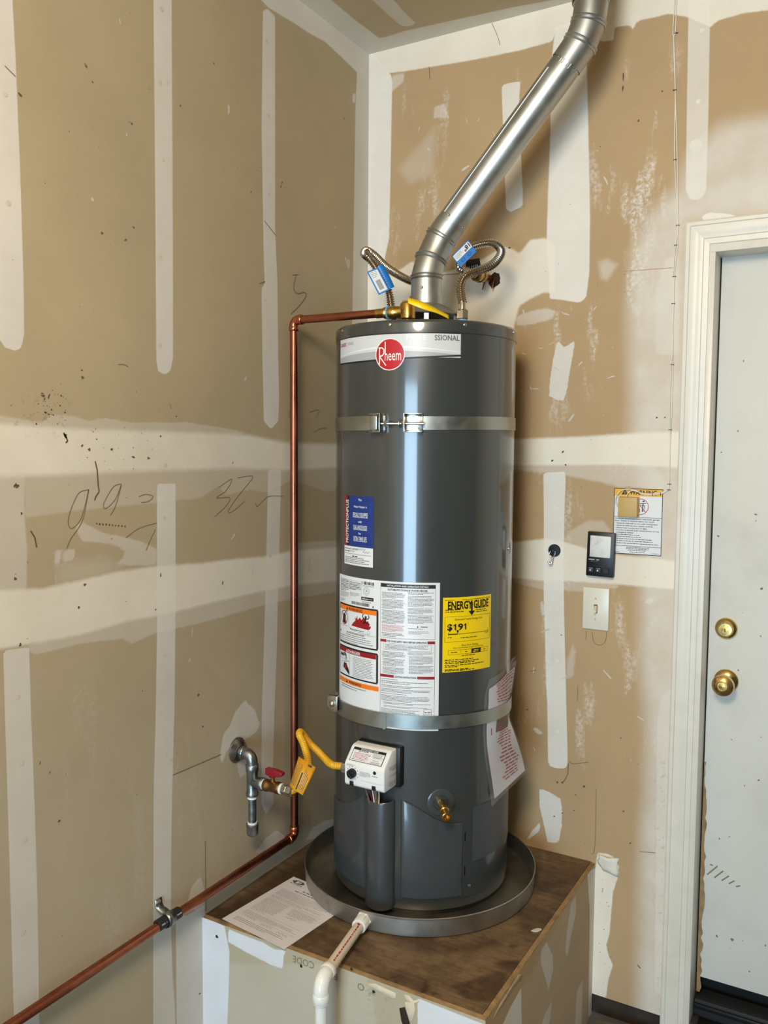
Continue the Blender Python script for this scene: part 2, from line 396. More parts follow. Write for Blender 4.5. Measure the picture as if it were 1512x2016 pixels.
class Decal:
    def __init__(s, fn, step=.012): s.fn = fn; s.L = {}; s.step = step
    def mb(s, name, m): return s.L.setdefault((name, m), MB())
    def rect(s, u0, v0, u1, v1, name, m, lift=.0004):
        n = max(1, math.ceil(abs(u1 - u0) / s.step)); vs = []; fs = []
        for i in range(n + 1):
            u = u0 + (u1 - u0) * i / n; vs += [s.fn(u, v0, lift), s.fn(u, v1, lift)]
        for i in range(n): fs.append((2 * i, 2 * i + 2, 2 * i + 3, 2 * i + 1))
        s.mb(name, m).add(vs, fs); return s
    def frame(s, u0, v0, u1, v1, t, name, m, lift=.0004):
        s.rect(u0, v0, u1, v0 + t, name, m, lift); s.rect(u0, v1 - t, u1, v1, name, m, lift)
        s.rect(u0, v0 + t, u0 + t, v1 - t, name, m, lift); s.rect(u1 - t, v0 + t, u1, v1 - t, name, m, lift); return s
    def poly(s, pts, name, m, lift=.0006):
        tr = tessellate_polygon([[Vector((p[0], p[1], 0)) for p in pts]]); P = [tuple(map(float, p)) for p in pts]
        todo = [tuple(t) for t in tr]; fs = []; cache = {}
        while todo:                       # split until no edge is longer than the step, so the print follows the surface
            t = todo.pop(); E = [(math.dist(P[t[i]], P[t[(i + 1) % 3]]), i) for i in range(3)]; L_, i = max(E)
            if L_ <= s.step * 1.5 or len(P) > 4000: fs.append(t); continue
            a, b, c = t[i], t[(i + 1) % 3], t[(i + 2) % 3]; k = (min(a, b), max(a, b))
            if k not in cache: P.append(((P[a][0] + P[b][0]) / 2, (P[a][1] + P[b][1]) / 2)); cache[k] = len(P) - 1
            q = cache[k]; todo += [(a, q, c), (q, b, c)]
        s.mb(name, m).add([s.fn(p[0], p[1], lift) for p in P], fs); return s
    def strip(s, lo, hi, u0, u1, name, m, lift=.0006, n=40):
        vs = []; fs = []
        for i in range(n + 1):
            t = i / n; u = u0 + (u1 - u0) * t; vs += [s.fn(u, lo(t), lift), s.fn(u, hi(t), lift)]
        for i in range(n): fs.append((2 * i, 2 * i + 2, 2 * i + 3, 2 * i + 1))
        s.mb(name, m).add(vs, fs); return s
    def line(s, a, b, t, name, m, lift=.0006):
        a = np.array(a, float); b = np.array(b, float); d = b - a; n = np.array([-d[1], d[0]]) / (np.linalg.norm(d) + 1e-9) * t / 2
        k = max(1, math.ceil(np.linalg.norm(d) / s.step)); vs = []; fs = []
        for i in range(k + 1):
            p = a + d * i / k; vs += [s.fn(*(p + n), lift), s.fn(*(p - n), lift)]
        for i in range(k): fs.append((2 * i, 2 * i + 1, 2 * i + 3, 2 * i + 2))
        s.mb(name, m).add(vs, fs); return s
    def path(s, pts, t, name, m, lift=.0006):
        for i in range(len(pts) - 1): s.line(pts[i], pts[i + 1], t, name, m, lift)
        return s
    def disc(s, c, r0, r1, name, m, lift=.0006, seg=40, sy=1.0, rings=4):
        vs = []; fs = []
        for j in range(rings + 1):
            r = r0 + (r1 - r0) * j / rings
            for k in range(seg):
                a = 2 * PI * k / seg; vs.append(s.fn(c[0] + r * math.cos(a), c[1] + r * sy * math.sin(a), lift))
        for j in range(rings):
            for k in range(seg):
                a = j * seg + k; b = j * seg + (k + 1) % seg; fs.append((a, b, b + seg, a + seg))
        s.mb(name, m).add(vs, fs); return s
    def text(s, t, u, v, h, name, m, width=None, align='C', rot=0, bold=0.0, lift=.0009, shear=0):
        """text with letter height h, its middle at (u, v)"""
        vs, fs = text_geo(t, bold); x0, x1 = vs[:, 0].min(), vs[:, 0].max()
        q = vs.copy(); k = h / .69; q[:, 0] -= (x0 + x1) / 2; q[:, 1] -= .345; q *= k
        if width: q[:, 0] *= width / ((x1 - x0) * k)
        W = (x1 - x0) * k if not width else width
        if align == 'L': q[:, 0] += W / 2
        if align == 'R': q[:, 0] -= W / 2
        q[:, 0] += q[:, 1] * shear
        c, s_ = math.cos(rot), math.sin(rot)
        s.mb(name, m).add([s.fn(u + x * c - y * s_, v + x * s_ + y * c, lift) for x, y in q], fs); return s
    def micro(s, u0, u1, v, h, name, m, fill=1.0, lift=.0008, dens=.6):
        """a line of print too small to read: short word-long dashes"""
        u = u0; end = u0 + (u1 - u0) * fill
        while u < end:
            w_ = min(h * rnd.uniform(.8, 3.4), end - u)
            if w_ > h * .4: s.rect(u, v - h / 2 * dens, u + w_, v + h / 2 * dens, name, m, lift)
            u += w_ + h * rnd.uniform(.45, .8)
        return s
    def para(s, u0, u1, vtop, vbot, n, name, m, hf=.5, last=.6, lift=.0008):
        st = (vtop - vbot) / n
        for i in range(n):
            s.micro(u0, u1, vtop - st * (i + .5), st * hf, name, m, last if i == n - 1 else rnd.uniform(.88, 1), lift)
        return s
    def build(s, parent):
        for (name, m), b in s.L.items():
            if name in SPLIT:
                for vs, fs in b.bits: MB().add(vs, fs).build(name, m, parent, smooth=0)
            else:
                o = b.build(name, m, parent, smooth=0); o['kind'] = 'stuff'

# ------------------------------------------------------------------ drywall panels with compound shapes
def sdist(poly, U, V):
    P = np.array(poly, float); d = np.full(U.shape, 1e9); ins = np.zeros(U.shape, bool); n = len(P)
    for i in range(n):
        a = P[i]; b = P[(i + 1) % n]; e = b - a; L2 = e @ e + 1e-12
        t = np.clip(((U - a[0]) * e[0] + (V - a[1]) * e[1]) / L2, 0, 1)
        d = np.minimum(d, np.hypot(U - a[0] - t * e[0], V - a[1] - t * e[1]))
        c = ((a[1] > V) != (b[1] > V)) & (U < (b[0] - a[0]) * (V - a[1]) / (b[1] - a[1] + 1e-12) + a[0])
        ins ^= c
    return np.where(ins, d, -d)
def panel(name, fn, us, vs, shapes, m, hole=None):
    """shapes: (layer, polygon, softness, opacity); fn(u, v) -> point"""
    us = np.array(us); vs = np.array(vs); V, U = np.meshgrid(vs, us, indexing='ij'); nu, nv = len(us), len(vs)
    A = {k: np.full(U.shape, -.04) for k in ('s_sd', 't_sd', 'b_sd')}
    for k in ('s', 't', 'b'): A[k + '_soft'] = np.full(U.shape, .002); A[k + '_op'] = np.zeros(U.shape)
    best = {k: np.full(U.shape, -1e9) for k in 'stb'}
    for k in ('haze', 'scuff', 'dirt'): A[k] = np.zeros(U.shape)
    for (ly, poly, soft, op) in shapes:
        sd = sdist(poly, U, V)
        if ly in 'stb':
            win = sd > best[ly]; best[ly] = np.maximum(best[ly], sd)
            A[ly + '_sd'] = np.where(win, np.clip(sd, -.05, .05), A[ly + '_sd']); A[ly + '_soft'] = np.where(win, soft, A[ly + '_soft']); A[ly + '_op'] = np.where(win, op, A[ly + '_op'])
        else:
            k = np.clip(.5 + sd / (2 * soft), 0, 1); k = k * k * (3 - 2 * k) * op; A[ly] = np.maximum(A[ly], k)
    verts = [fn(U.flat[i], V.flat[i]) for i in range(U.size)]; faces = []
    for j in range(nv - 1):
        for i in range(nu - 1):
            if hole:
                cu, cv = (us[i] + us[i + 1]) / 2, (vs[j] + vs[j + 1]) / 2
                if hole[0] < cu < hole[1] and hole[2] < cv < hole[3]: continue
            a = j * nu + i; faces.append((a, a + 1, a + nu + 1, a + nu))
    me = bpy.data.meshes.new(name); me.from_pydata(verts, [], faces)
    for k, arr in A.items():
        at = me.attributes.new(k, 'FLOAT', 'POINT'); at.data.foreach_set('value', arr.astype(np.float32).ravel())
    me.update()
    return put(name, me, M[m], None, 0)
def grid(*segs):
    """(start, stop, step) pieces joined into one rising list"""
    out = []
    for a, b, st in segs:
        n = max(1, int(round((b - a) / st))); out += [a + (b - a) * i / n for i in range(n)]
    out.append(segs[-1][1]); return out

# ================================================================== THE ROOM
def crop(ox, oy, k): return lambda *pts: [(ox + a * k, oy + b * k) for a, b in pts]
c1 = crop(0, 0, .50265); c2 = crop(0, 700, .46296); c3 = crop(0, 1350, .46296)
c4 = crop(700, 0, .5370); c5 = crop(950, 650, .3717); c6 = crop(950, 1350, .3717); c8 = crop(380, 1660, .26455)
onL = lambda pts: [LW(*p) for p in pts]
onB = lambda pts: [BW(*p) for p in pts]
onC = lambda pts: [HZ(p[0], p[1], ZC) for p in pts]

# ---- left wall (plane x = 0)
LS = []
def ls(ly, pts, soft, op): LS.append((ly, onL(pts), soft, op))
S1, S2 = .0015, .004
ls('t', [(-60, -140), (18, -140), (26, 20), (31, 110), (40, 330), (47, 560), (48, 660), (42, 686), (30, 691), (10, 684), (0, 668), (-40, 660)], S1, .82)
ls('t', [(302, -60), (338, -60), (340, 300), (341, 560), (341, 705), (336, 731), (324, 738), (312, 731), (308, 712), (306, 400)], S1, .82)
ls('t', c1((1030, 40), (1045, 36), (1078, 65), (1078, 500), (1078, 900), (1087, 1100), (1090, 1390), (1094, 1560), (1090, 1650), (1062, 1682), (1034, 1650), (1028, 1390), (1025, 1122), (1037, 1118), (1033, 1000), (1025, 500)), S1, .82)
ls('t', c2((1141, 485), (1196, 485), (1190, 760), (1183, 1000), (1178, 1250), (1168, 1512), (1160, 1800)) + c3((1166, 500), (1130, 548), (1112, 500), (1114, 120)) + c2((1122, 1260), (1132, 900)), S1, .68)
ls('t', c2((668, 545), (747, 545), (748, 900), (746, 1200), (743, 1512)) + c3((740, 200), (730, 600), (727, 1000), (735, 1250), (748, 1500), (652, 1500), (652, 900), (655, 400), (661, 200)) + c2((668, 1200)), S1, .74)
ls('t', c2((15, 1255), (125, 1240), (133, 1512)) + c3((150, 560), (160, 900), (168, 1400), (176, 1700), (66, 1700), (57, 1300), (40, 700), (20, 50)), S1, .68)
ls('t', c2((-60, 500), (106, 500), (106, 700), (116, 820), (114, 995), (-60, 1010)), S2, .42)
ls('t', [(703, 142), (700, 210), (697, 420), (694, 600), (690, 800), (683, 1700), (740, 1700), (740, 60)], .003, .72)                     # inside corner
ls('t', [(440, -120), (512, -2), (530, 16), (580, 46), (610, 66), (640, 82), (675, 115), (703, 142), (720, 200), (740, 90), (560, -80)], .003, .8)      # along the ceiling
ls('b', c2((-80, 290), (0, 291), (350, 315), (700, 325), (1050, 337), (1180, 364), (1235, 372), (1500, 380), (1500, 470), (1240, 488), (1000, 480), (600, 492), (110, 512), (-80, 515)), .009, .86)
ls('b', c2((-80, 1010), (0, 1000), (115, 992), (180, 992), (350, 955), (500, 920), (660, 896), (850, 884), (1000, 865), (1130, 855), (1240, 830), (1500, 810), (1500, 950), (1240, 978), (1100, 1005), (900, 1050), (700, 1102), (560, 1125), (350, 1185), (120, 1228), (-80, 1262)), .006, .84)
ls('s', c2((-60, 245), (60, 265), (180, 285), (220, 252), (300, 255), (380, 277), (450, 265), (550, 285), (800, 285), (900, 300), (1050, 325), (1000, 345), (-60, 310)), .003, .4)
ls('s', c2((105, 500), (1240, 470), (1500, 450), (1500, 540), (1400, 580), (1240, 530), (1140, 582), (1060, 570), (960, 595), (930, 556), (850, 606), (600, 632), (300, 662), (112, 690)), .004, .33)
ls('s', c2((120, 1228), (560, 1120), (1240, 960), (1500, 930), (1500, 1000), (1430, 1005), (1240, 1035), (1120, 1062), (950, 1112), (800, 1150), (660, 1180), (560, 1226), (520, 1205), (350, 1224), (150, 1272), (120, 1250)), .003, .42)
ls('s', c2((318, 722), (350, 708), (440, 755), (520, 770), (600, 792), (668, 822), (668, 892), (498, 893), (540, 832), (470, 800), (350, 790)), .003, .5)
ls('s', c2((232, 830), (262, 826), (256, 880), (240, 900), (236, 975)), .003, .6)
ls('s', c2((268, 830), (320, 822), (315, 870), (275, 880)), .003, .5)
ls('s', c2((250, 900), (420, 860), (520, 900), (400, 950), (250, 965)), .02, .25)
ls('s', c2((1230, 800), (1430, 785), (1430, 860), (1240, 860)), .004, .45)
ls('s', c3((1045, 60), (1060, 85), (1075, 90), (1090, 120), (1106, 165), (1098, 190), (1040, 232), (1010, 300), (970, 262), (945, 332), (935, 300), (950, 210), (985, 160), (1000, 110)), .003, .78)
ls('s', c3((1005, 325), (1065, 305), (1045, 378), (1022, 392)), .002, .6)
ls('s', c3((1078, 722), (1100, 690), (1130, 650), (1175, 613), (1212, 640), (1205, 668)), .002, .75)
ls('s', c3((1303, 655), (1330, 602), (1380, 575), (1425, 563), (1412, 600), (1340, 652)), .002, .75)
ls('s', c3((798, 925), (812, 862), (840, 822), (855, 815), (870, 870), (872, 950), (835, 960)), .002, .7)
ls('t', c3((748, 985), (800, 975), (870, 930), (880, 1500), (752, 1500)), .002, .72)
ls('s', c1((1380, 370), (1392, 365), (1392, 405), (1382, 405)), .002, .8)
ls('s', c1((1350, 1010), (1372, 1020), (1368, 1060), (1358, 1040)), .002, .5)
ls('dirt', c2((40, 160), (300, 180), (280, 330), (20, 330)), .03, .45)
ls('dirt', c2((640, 200), (760, 210), (740, 245), (650, 245)), .01, .6)
ls('dirt', c3((700, 240), (820, 250), (800, 300), (720, 330)), .02, .5)
ls('scuff', [(0, 1350), (640, 1350), (640, 2016), (0, 2016)], .1, .18)
ls('haze', [(-100, 1500), (640, 1330), (720, 1700), (640, 2050), (-100, 2100)], .35, .13)  # greys the lower wall: mostly its cooler light put into the colour
wl = panel('wall_left', lambda u, v: (0, u, v), grid((ROOM_Y, -1.75, .4), (-1.75, 0, .009)), grid((0, ZC, .009)), LS, 'dryL')
tag(wl, 'tan unpainted drywall on the left with whitish taped seams and copper pipe along it', 'wall', kind='structure')

# ---- back wall (plane y = 0) with the door opening
DX0, DX1, DZ1 = 1.062, 1.874, 2.178      # clear opening between the jambs
BS = []
def bs(ly, pts, soft, op): BS.append((ly, onB(pts), soft, op))
bs('t', [(690, 60), (727, 100), (770, 148), (772, 160), (769, 330), (766, 470), (758, 505), (752, 900), (690, 900)], .0025, .9)                                # inside corner
bs('b', [(715, 60), (727, 104)] + c4((120, 268), (175, 262), (440, 218), (600, 185), (720, 152), (735, 112), (760, 100), (880, 140), (905, 152), (945, 148), (950, 100), (1000, 92), (1020, 108), (1030, 78), (1150, 50), (1215, 62), (1300, 100), (1330, 75), (1400, 52), (1600, 25), (1600, -150), (400, -80)), .003, .9)
bs('t', c4((732, 100), (722, 190), (716, 330), (714, 500), (706, 700), (700, 900), (708, 1000), (712, 1095), (760, 1100), (820, 1110), (845, 1092), (857, 1000), (860, 800), (856, 600), (850, 330), (845, 150), (860, 60)), .0025, .88)
bs('t', c4((535, 312), (570, 303), (604, 298), (602, 330), (598, 400), (606, 560), (613, 700), (612, 758), (590, 766), (570, 778), (552, 768), (545, 600), (540, 450)), .0015, .78)
bs('t', c4((1222, -60), (1300, -60), (1298, 150), (1294, 400), (1286, 690), (1275, 722), (1250, 735), (1225, 728), (1211, 700), (1213, 500), (1218, 200)), .0015, .66)
bs('t', c4((1268, 800), (1275, 788), (1300, 778), (1340, 785), (1380, 778), (1400, 800), (1300, 830)), .0012, .9)
bs('b', c4((120, 1005), (170, 985), (205, 958), (330, 1000), (450, 958), (545, 905), (575, 912), (600, 930), (640, 880), (695, 873), (730, 900), (730, 1075), (690, 1072), (640, 1096), (600, 1122), (580, 1200), (560, 1500), (20, 1500), (20, 1050)), .005, .86)
bs('s', c4((590, 1160), (640, 1140), (700, 1130), (735, 1140), (720, 1170), (640, 1190), (590, 1195)), .004, .55)
bs('s', c4((128, 340), (135, 275), (180, 268), (175, 300), (140, 330)), .004, .55)
bs('s', c4((160, 620), (290, 470), (285, 640), (200, 670)), .02, .28)
bs('s', c4((290, 390), (325, 380), (340, 430), (285, 435)), .003, .5)
bs('s', c4((80, 850), (110, 820), (115, 900), (85, 930)), .006, .5)
bs('s', c4((890, 960), (920, 950), (960, 970), (920, 1030), (900, 1020)), .01, .5)
bs('s', c4((1100, 1060), (1110, 1040), (1140, 950), (1180, 930), (1185, 1300), (1100, 1300)), .006, .6)
bs('s', c4((1255, 790), (1262, 770), (1300, 768), (1512, 740), (1600, 720), (1600, 600), (1300, 690)), .02, .35)
bs('s', c5((395, 55), (432, 90), (488, 58), (478, 130), (462, 220), (445, 330), (430, 372), (395, 368), (352, 350), (358, 260), (368, 190)), .0012, .9)
bs('b', c5((100, 580), (165, 578), (330, 572), (390, 570), (560, 562), (700, 552), (900, 542), (1100, 535), (1100, 735), (900, 720), (700, 712), (440, 715), (160, 715), (100, 715)), .006, .9)
bs('s', c5((165, 700), (900, 700), (1000, 840), (720, 830), (600, 800), (440, 770), (310, 755), (165, 740)), .006, .5)
bs('b', c5((100, 1130), (200, 1120), (330, 1105), (430, 1120), (560, 1160), (720, 1190), (1030, 1225), (1030, 1375), (700, 1345), (430, 1328), (320, 1328), (160, 1310), (100, 1310)), .005, .85)
bs('s', c5((160, 1300), (330, 1320), (420, 1325), (720, 1340), (720, 1365), (540, 1385), (320, 1375), (160, 1335)), .003, .35)
bs('s', c5((430, 1110), (470, 1060), (560, 1010), (640, 1010), (690, 1080), (690, 1180), (560, 1170)), .006, .38)
bs('t', c5((322, 755), (437, 750), (440, 800), (433, 1000), (430, 1300), (432, 1500), (437, 1700), (441, 1883)) + c6((443, 100), (449, 300), (450, 415), (440, 438), (390, 438), (355, 425), (347, 400), (343, 100)) + c5((337, 1883), (330, 1600), (324, 1400), (325, 1000)), .0015, .82)
bs('s', c5((305, 1440), (325, 1430), (330, 1510), (312, 1520)), .002, .7)
bs('s', c5((855, 1440), (880, 1415), (915, 1430), (880, 1455)), .002, .7)
bs('s', c5((480, 1660), (492, 1700), (480, 1830), (440, 1850), (450, 1740)), .006, .4)
bs('s', c6((300, 545), (350, 560), (412, 600), (420, 650), (420, 740), (405, 830), (345, 832), (325, 740), (302, 640)), .0012, .95)
bs('s', c6((232, 818), (265, 765), (310, 718), (300, 770), (255, 810)), .0012, .9)
bs('s', c6((262, 220), (290, 222), (320, 255), (312, 262), (275, 245)), .002, .7)
bs('b', c6((590, 990), (612, 885), (660, 890), (695, 908), (722, 955), (718, 1010), (690, 1100), (684, 1180), (672, 1320), (655, 1375), (668, 1430), (690, 1480), (665, 1560), (655, 1650), (575, 1690)), .002, .92)
bs('s', c6((925, 200), (940, 60), (1000, 20), (1000, 1700), (910, 1620), (918, 900)), .0015, .6)
bs('haze', [(1600, 215), (1420, 245), (1365, 295), (1335, 370), (1275, 425), (1248, 500), (1236, 620), (1242, 760), (1242, 860), (1265, 1000), (1262, 1300), (1276, 1450), (1262, 1700), (1255, 2100), (1340, 2100), (1360, 440), (1600, 420)], .035, .74)
bs('scuff', c4((130, 300), (700, 250), (700, 900), (120, 960)), .05, .55)
bs('scuff', c4((860, 300), (1160, 200), (1170, 1300), (600, 1400), (600, 1180), (860, 1060)), .05, .9)
bs('scuff', [(1010, 650), (1300, 650), (1300, 1500), (1010, 1500)], .05, .6)
bs('dirt', [(1290, 1500), (1310, 1500), (1310, 2000), (1290, 2000)], .02, .5)
WZ0 = .0608
bx = grid((0, 1.055, .009), (1.055, 1.90, .05), (1.90, ROOM_X, .4)); bz = grid((WZ0, 2.2, .009), (2.2, ZC, .009))
wb = panel('wall_back', lambda u, v: (u, 0, v), bx, bz, BS, 'dryB', hole=(1.055, 1.90, 0, 2.195))
tag(wb, 'tan drywall at the back behind the heater with white joint compound and scuffs', 'wall', kind='structure')

# ---- ceiling
CS = []
def cs(pts, op=.85, ly='t', soft=.003): CS.append((ly, onC(pts), soft, op))
cs([(560, -20), (640, -12), (652, 0), (700, 40), (748, 76), (727, 120)], .95)
cs([(715, 115), (727, 100), (748, 76), (800, 60), (900, 38), (1010, 14), (1200, -20), (1400, -60), (1400, 60)], .95)
cs([(720, -20), (752, -20), (775, 0), (800, 28), (819, 45), (806, 52), (790, 51), (765, 30), (734, 0)], .7, 't', .0015)
cl = panel('ceiling', lambda u, v: (u, v, ZC), grid((0, 1.2, .012), (1.2, ROOM_X, .4)), grid((ROOM_Y, -1, .4), (-1, 0, .012)), CS, 'dryC')
tag(cl, 'tan drywall ceiling with pale taped seams above the flue pipe', 'ceiling', kind='structure')

# ---- rest of the garage shell, floor
def slab(name, c, size, m, label, cat, kind='structure', parent=None):
    o = MB().box(c, size).build(name, m, parent, 0)
    if label: tag(o, label, cat, kind=kind)
    return o
slab('floor', (ROOM_X / 2, (ROOM_Y + .6) / 2, -.05), (ROOM_X + .4, -ROOM_Y + 1.0, .1), 'concrete', 'dark concrete garage floor at the foot of the walls', 'floor')
slab('wall_right', (ROOM_X + .05, ROOM_Y / 2, ZC / 2), (.1, -ROOM_Y, ZC), 'plain', 'plain tan drywall on the far right side of the garage', 'wall')
wf = MB()
wf.box((GD0 / 2, ROOM_Y - .05, ZC / 2), (GD0, .1, ZC)); wf.box(((GD1 + ROOM_X) / 2, ROOM_Y - .05, ZC / 2), (ROOM_X - GD1, .1, ZC))
wf.box(((GD0 + GD1) / 2, ROOM_Y - .05, (GDZ + ZC) / 2), (GD1 - GD0, .1, ZC - GDZ))
tag(wf.build('wall_front', 'plain', None, 0), 'drywall around the open garage door behind the viewer', 'wall', kind='structure')
sb_ = MB().box((.93, .03, .032), (.3, .04, .064)).build('trim_2', 'sillw', None, 0)
tag(sb_, 'dark dirty sill under the drywall edge beside the platform', 'sill', kind='structure')

# ---- marks on the walls
def irregular(c, r, n=8, sy=1.0, rot=0, jit=.45):
    pts = []
    for k in range(n):
        a = 2 * PI * k / n; q = r * (1 + rnd.uniform(-jit, jit)); x, y = q * math.cos(a), q * sy * math.sin(a)
        pts.append((c[0] + x * math.cos(rot) - y * math.sin(rot), c[1] + x * math.sin(rot) + y * math.cos(rot)))
    return pts
dl = Decal(lambda u, v, l: (l, u, v), 1.0)
db = Decal(lambda u, v, l: (u, -l, v), 1.0)
def fl(px, py, r, sy=1, rot=0, mt='speck', name='scuff_marks'): dl.poly(irregular(LW(px, py), r * (.75 if mt == 'speck' else 1), 9, sy, rot), name, mt, .0005)
def fb(px, py, r, sy=1, rot=0, mt='speck', name='scuff_marks'): db.poly(irregular(BW(px, py), r * (.75 if mt == 'speck' else 1), 9, sy, rot), name, mt, .0005)
for px, py, r, sy, ro in ((169, 130, .009, .4, -.9), (39, 186, .006, .8, 0), (259, 244, .004, 1, 0), (182, 162, .003, 1, 0), (355, 208, .003, 1, 0), (421, 125, .003, 1, 0), (201, 459, .004, 1, 0), (263, 448, .003, 1, 0), (247, 473, .005, .6, .4),
        (553, 367, .007, .35, 1.2), (555, 360, .006, .3, 1.3), (677, 233, .006, .4, 1.4), (494, 378, .003, 1, 0), (390, 1369, .005, 1, 0), (280, 1360, .003, 1, 0), (78, 1503, .005, .3, 1.2), (98, 1521, .003, 1, 0), (116, 1616, .004, .8, 0),
        (161, 729, .003, 1, 0), (162, 744, .004, 1, 0), (399, 1430, .003, 1, 0), (155, 1195, .004, 1, 0), (167, 1151, .004, 1, 0), (42, 1011, .003, 1, 0), (40, 1269, .004, 1, 0), (30, 1139, .004, 1, 0), (306, 1200, .003, 1, 0), (316, 1132, .006, .4, 1.5), (438, 1148, .008, .4, 1.4), (347, 820, .003, 1, 0), (316, 859, .003, 1, 0), (458, 911, .004, .4, 1.4), (161, 878, .004, 1, 0), (175, 885, .004, 1, 0), (220, 885, .004, 1, 0), (34, 957, .007, .8, .4), (30, 955, .006, .6, 1), (96, 780, .006, .5, 1.2), (84, 779, .006, .6, 0), (128, 857, .008, .6, -.8), (262, 900, .010, .35, -.2), (292, 902, .007, .5, -.5), (393, 1956, .004, .8, 0)):
    fl(px, py, r, sy, ro)
for k in range(34):
    fl(rnd.uniform(70, 130), rnd.gauss(800, 22), rnd.uniform(.001, .0035), rnd.uniform(.4, 1), rnd.uniform(0, 3))
for k in range(26):
    fl(rnd.uniform(150, 300), rnd.gauss(890, 25), rnd.uniform(.001, .003), rnd.uniform(.4, 1), rnd.uniform(0, 3))
for k in range(70): fl(rnd.uniform(0, 640), rnd.uniform(0, 2000), rnd.uniform(.0008, .002), rnd.uniform(.5, 1), rnd.uniform(0, 3))
for a in ([(187, 908), (191, 925), (193, 955), (195, 968), (188, 978), (186, 985)], [(60, 1045), (68, 1058), (72, 1078)], [(126, 853), (133, 868), (129, 872)]):
    P_ = [LW(*p) for p in a]
    dl.path(P_, .0032, 'scuff_marks', 'speck', .0005)
for i in range(10): fl(190 + i * 6.2, 1031 + i * .6, .003)
# whitish chips and filled nail heads
for px, py, r, sy, ro in ((450, 214, .014, .3, 1.5), (236, 42, .007, .3, -1.2), (249, 265, .005, .4, 1.4), (181, 393, .004, .8, 0), (660, 448, .005, .4, 1.5), (680, 510, .008, .5, 1.2), (483, 745, .009, .3, .9), (459, 1056, .009, .4, .8), (497, 1125, .016, .1, 1.2), (609, 1115, .024, .14, 1.5), (373, 1300, .006, .3, 1), (378, 1246, .012, .12, 1.4), (623, 848, .006, .3, .6)):
    fl(px, py, r, sy, ro, 'mudspot', 'compound_chips')
for px, py in ((318, 18), (315, 163), (330, 163), (322, 316), (316, 507), (315, 680), (528, 228), (530, 384), (522, 592), (525, 81), (10, 186), (16, 400), (324, 1020), (326, 916), (324, 1290), (532, 1095), (540, 1000), (530, 1275), (34, 1373), (42, 1503), (48, 1654), (45, 1836)):
    c_ = LW(px, py); r_ = rnd.uniform(.004, .0065)
    dl.poly([(c_[0] + r_ * math.cos(a * PI / 6), c_[1] + r_ * math.sin(a * PI / 6)) for a in range(12)], 'nail_spots', 'mudspot', .0006)
# pencil writing
def pen(pts, t=.0022): dl.path([LW(*p) for p in pts], t, 'pencil_writing', 'pencil', .0007)
def ppen(pts, cr, t=.0016): dl.path([LW(p[0], p[1]) for p in np.array(spline([(x, y, 0) for x, y in cr(*pts)], 6))[:, :2]], t, 'pencil_writing', 'pencil', .0007)
ppen([(1145, 1078), (1168, 1076)], c1, .003); ppen([(1158, 1080), (1150, 1130), (1165, 1150), (1190, 1145), (1198, 1160), (1170, 1200), (1138, 1230)], c1, .003)
ppen([(375, 570), (330, 590), (290, 690), (300, 735), (340, 700), (370, 600), (375, 575), (350, 700), (300, 780), (283, 820)], c2)
ppen([(515, 545), (480, 560), (440, 630), (450, 650), (490, 610), (515, 550), (490, 640), (468, 680)], c2)
ppen([(590, 600), (620, 590), (650, 600), (630, 620), (600, 625)], c2); ppen([(535, 775), (590, 735), (665, 712)], c2); ppen([(660, 740), (640, 780), (620, 830)], c2)
ppen([(930, 560), (985, 525), (960, 575), (920, 605), (975, 605), (960, 640), (912, 685)], c2); ppen([(1010, 520), (1065, 512), (1070, 525), (1010, 600), (970, 660), (985, 665), (1040, 620)], c2); ppen([(1085, 625), (1095, 640), (1140, 600), (1205, 598)], c2)
ppen([(1318, 240), (1355, 232), (1345, 262)], c2); ppen([(1335, 325), (1365, 310), (1390, 310)], c2); ppen([(1240, 225), (1228, 250), (1240, 265), (1252, 235)], c2)
ppen([(500, 38), (525, 38), (545, 48)], c2)
pen(c3((735, 380), (940, 292)), .0025); pen(c1((18, 258), (60, 300)), .002); pen(c1((1035, 865), (1082, 925)), .002); pen(c3((872, 660), (875, 960)), .0018); pen(c1((1015, 1112), (1038, 1103)), .003)
for px, py, r, sy, ro in ((1227, 152, .022, .12, 1.6), (1226, 175, .014, .2, 1.6), (1257, 238, .004, 1, 0), (1304, 180, .003, 1, 0), (1150, 1548, .006, .6, 0), (1097, 1540, .004, 1, 0), (1107, 1540, .005, .8, .4), (1133, 1565, .004, .6, .7), (1227, 1597, .004, .8, 0), (1241, 1660, .005, .5, .7), (1087, 907, .005, .8, 0), (1114, 915, .003, 1, 0), (1293, 822, .003, 1, 0), (1309, 822, .003, 1, 0), (1038, 1397, .005, .5, 0), (1222, 1453, .003, 1, 0), (1258, 1903, .010, .3, -.7), (1091, 1607, .003, 1, 0), (1107, 1601, .004, .6, .6), (1130, 1595, .004, .6, .6), (1108, 890, .006, .4, .9), (1229, 540, .0015, 1, 0), (1003, 488, .005, .7, 0), (1105, 1250, .003, 1, 0)):
    fb(px, py, r, sy, ro)
for k in range(60): fb(rnd.uniform(1020, 1290), rnd.uniform(150, 1900), rnd.uniform(.0008, .002), rnd.uniform(.5, 1), rnd.uniform(0, 3))
for k in range(16): fb(rnd.uniform(1178, 1205), rnd.uniform(1720, 1940), rnd.uniform(.0008, .0022))
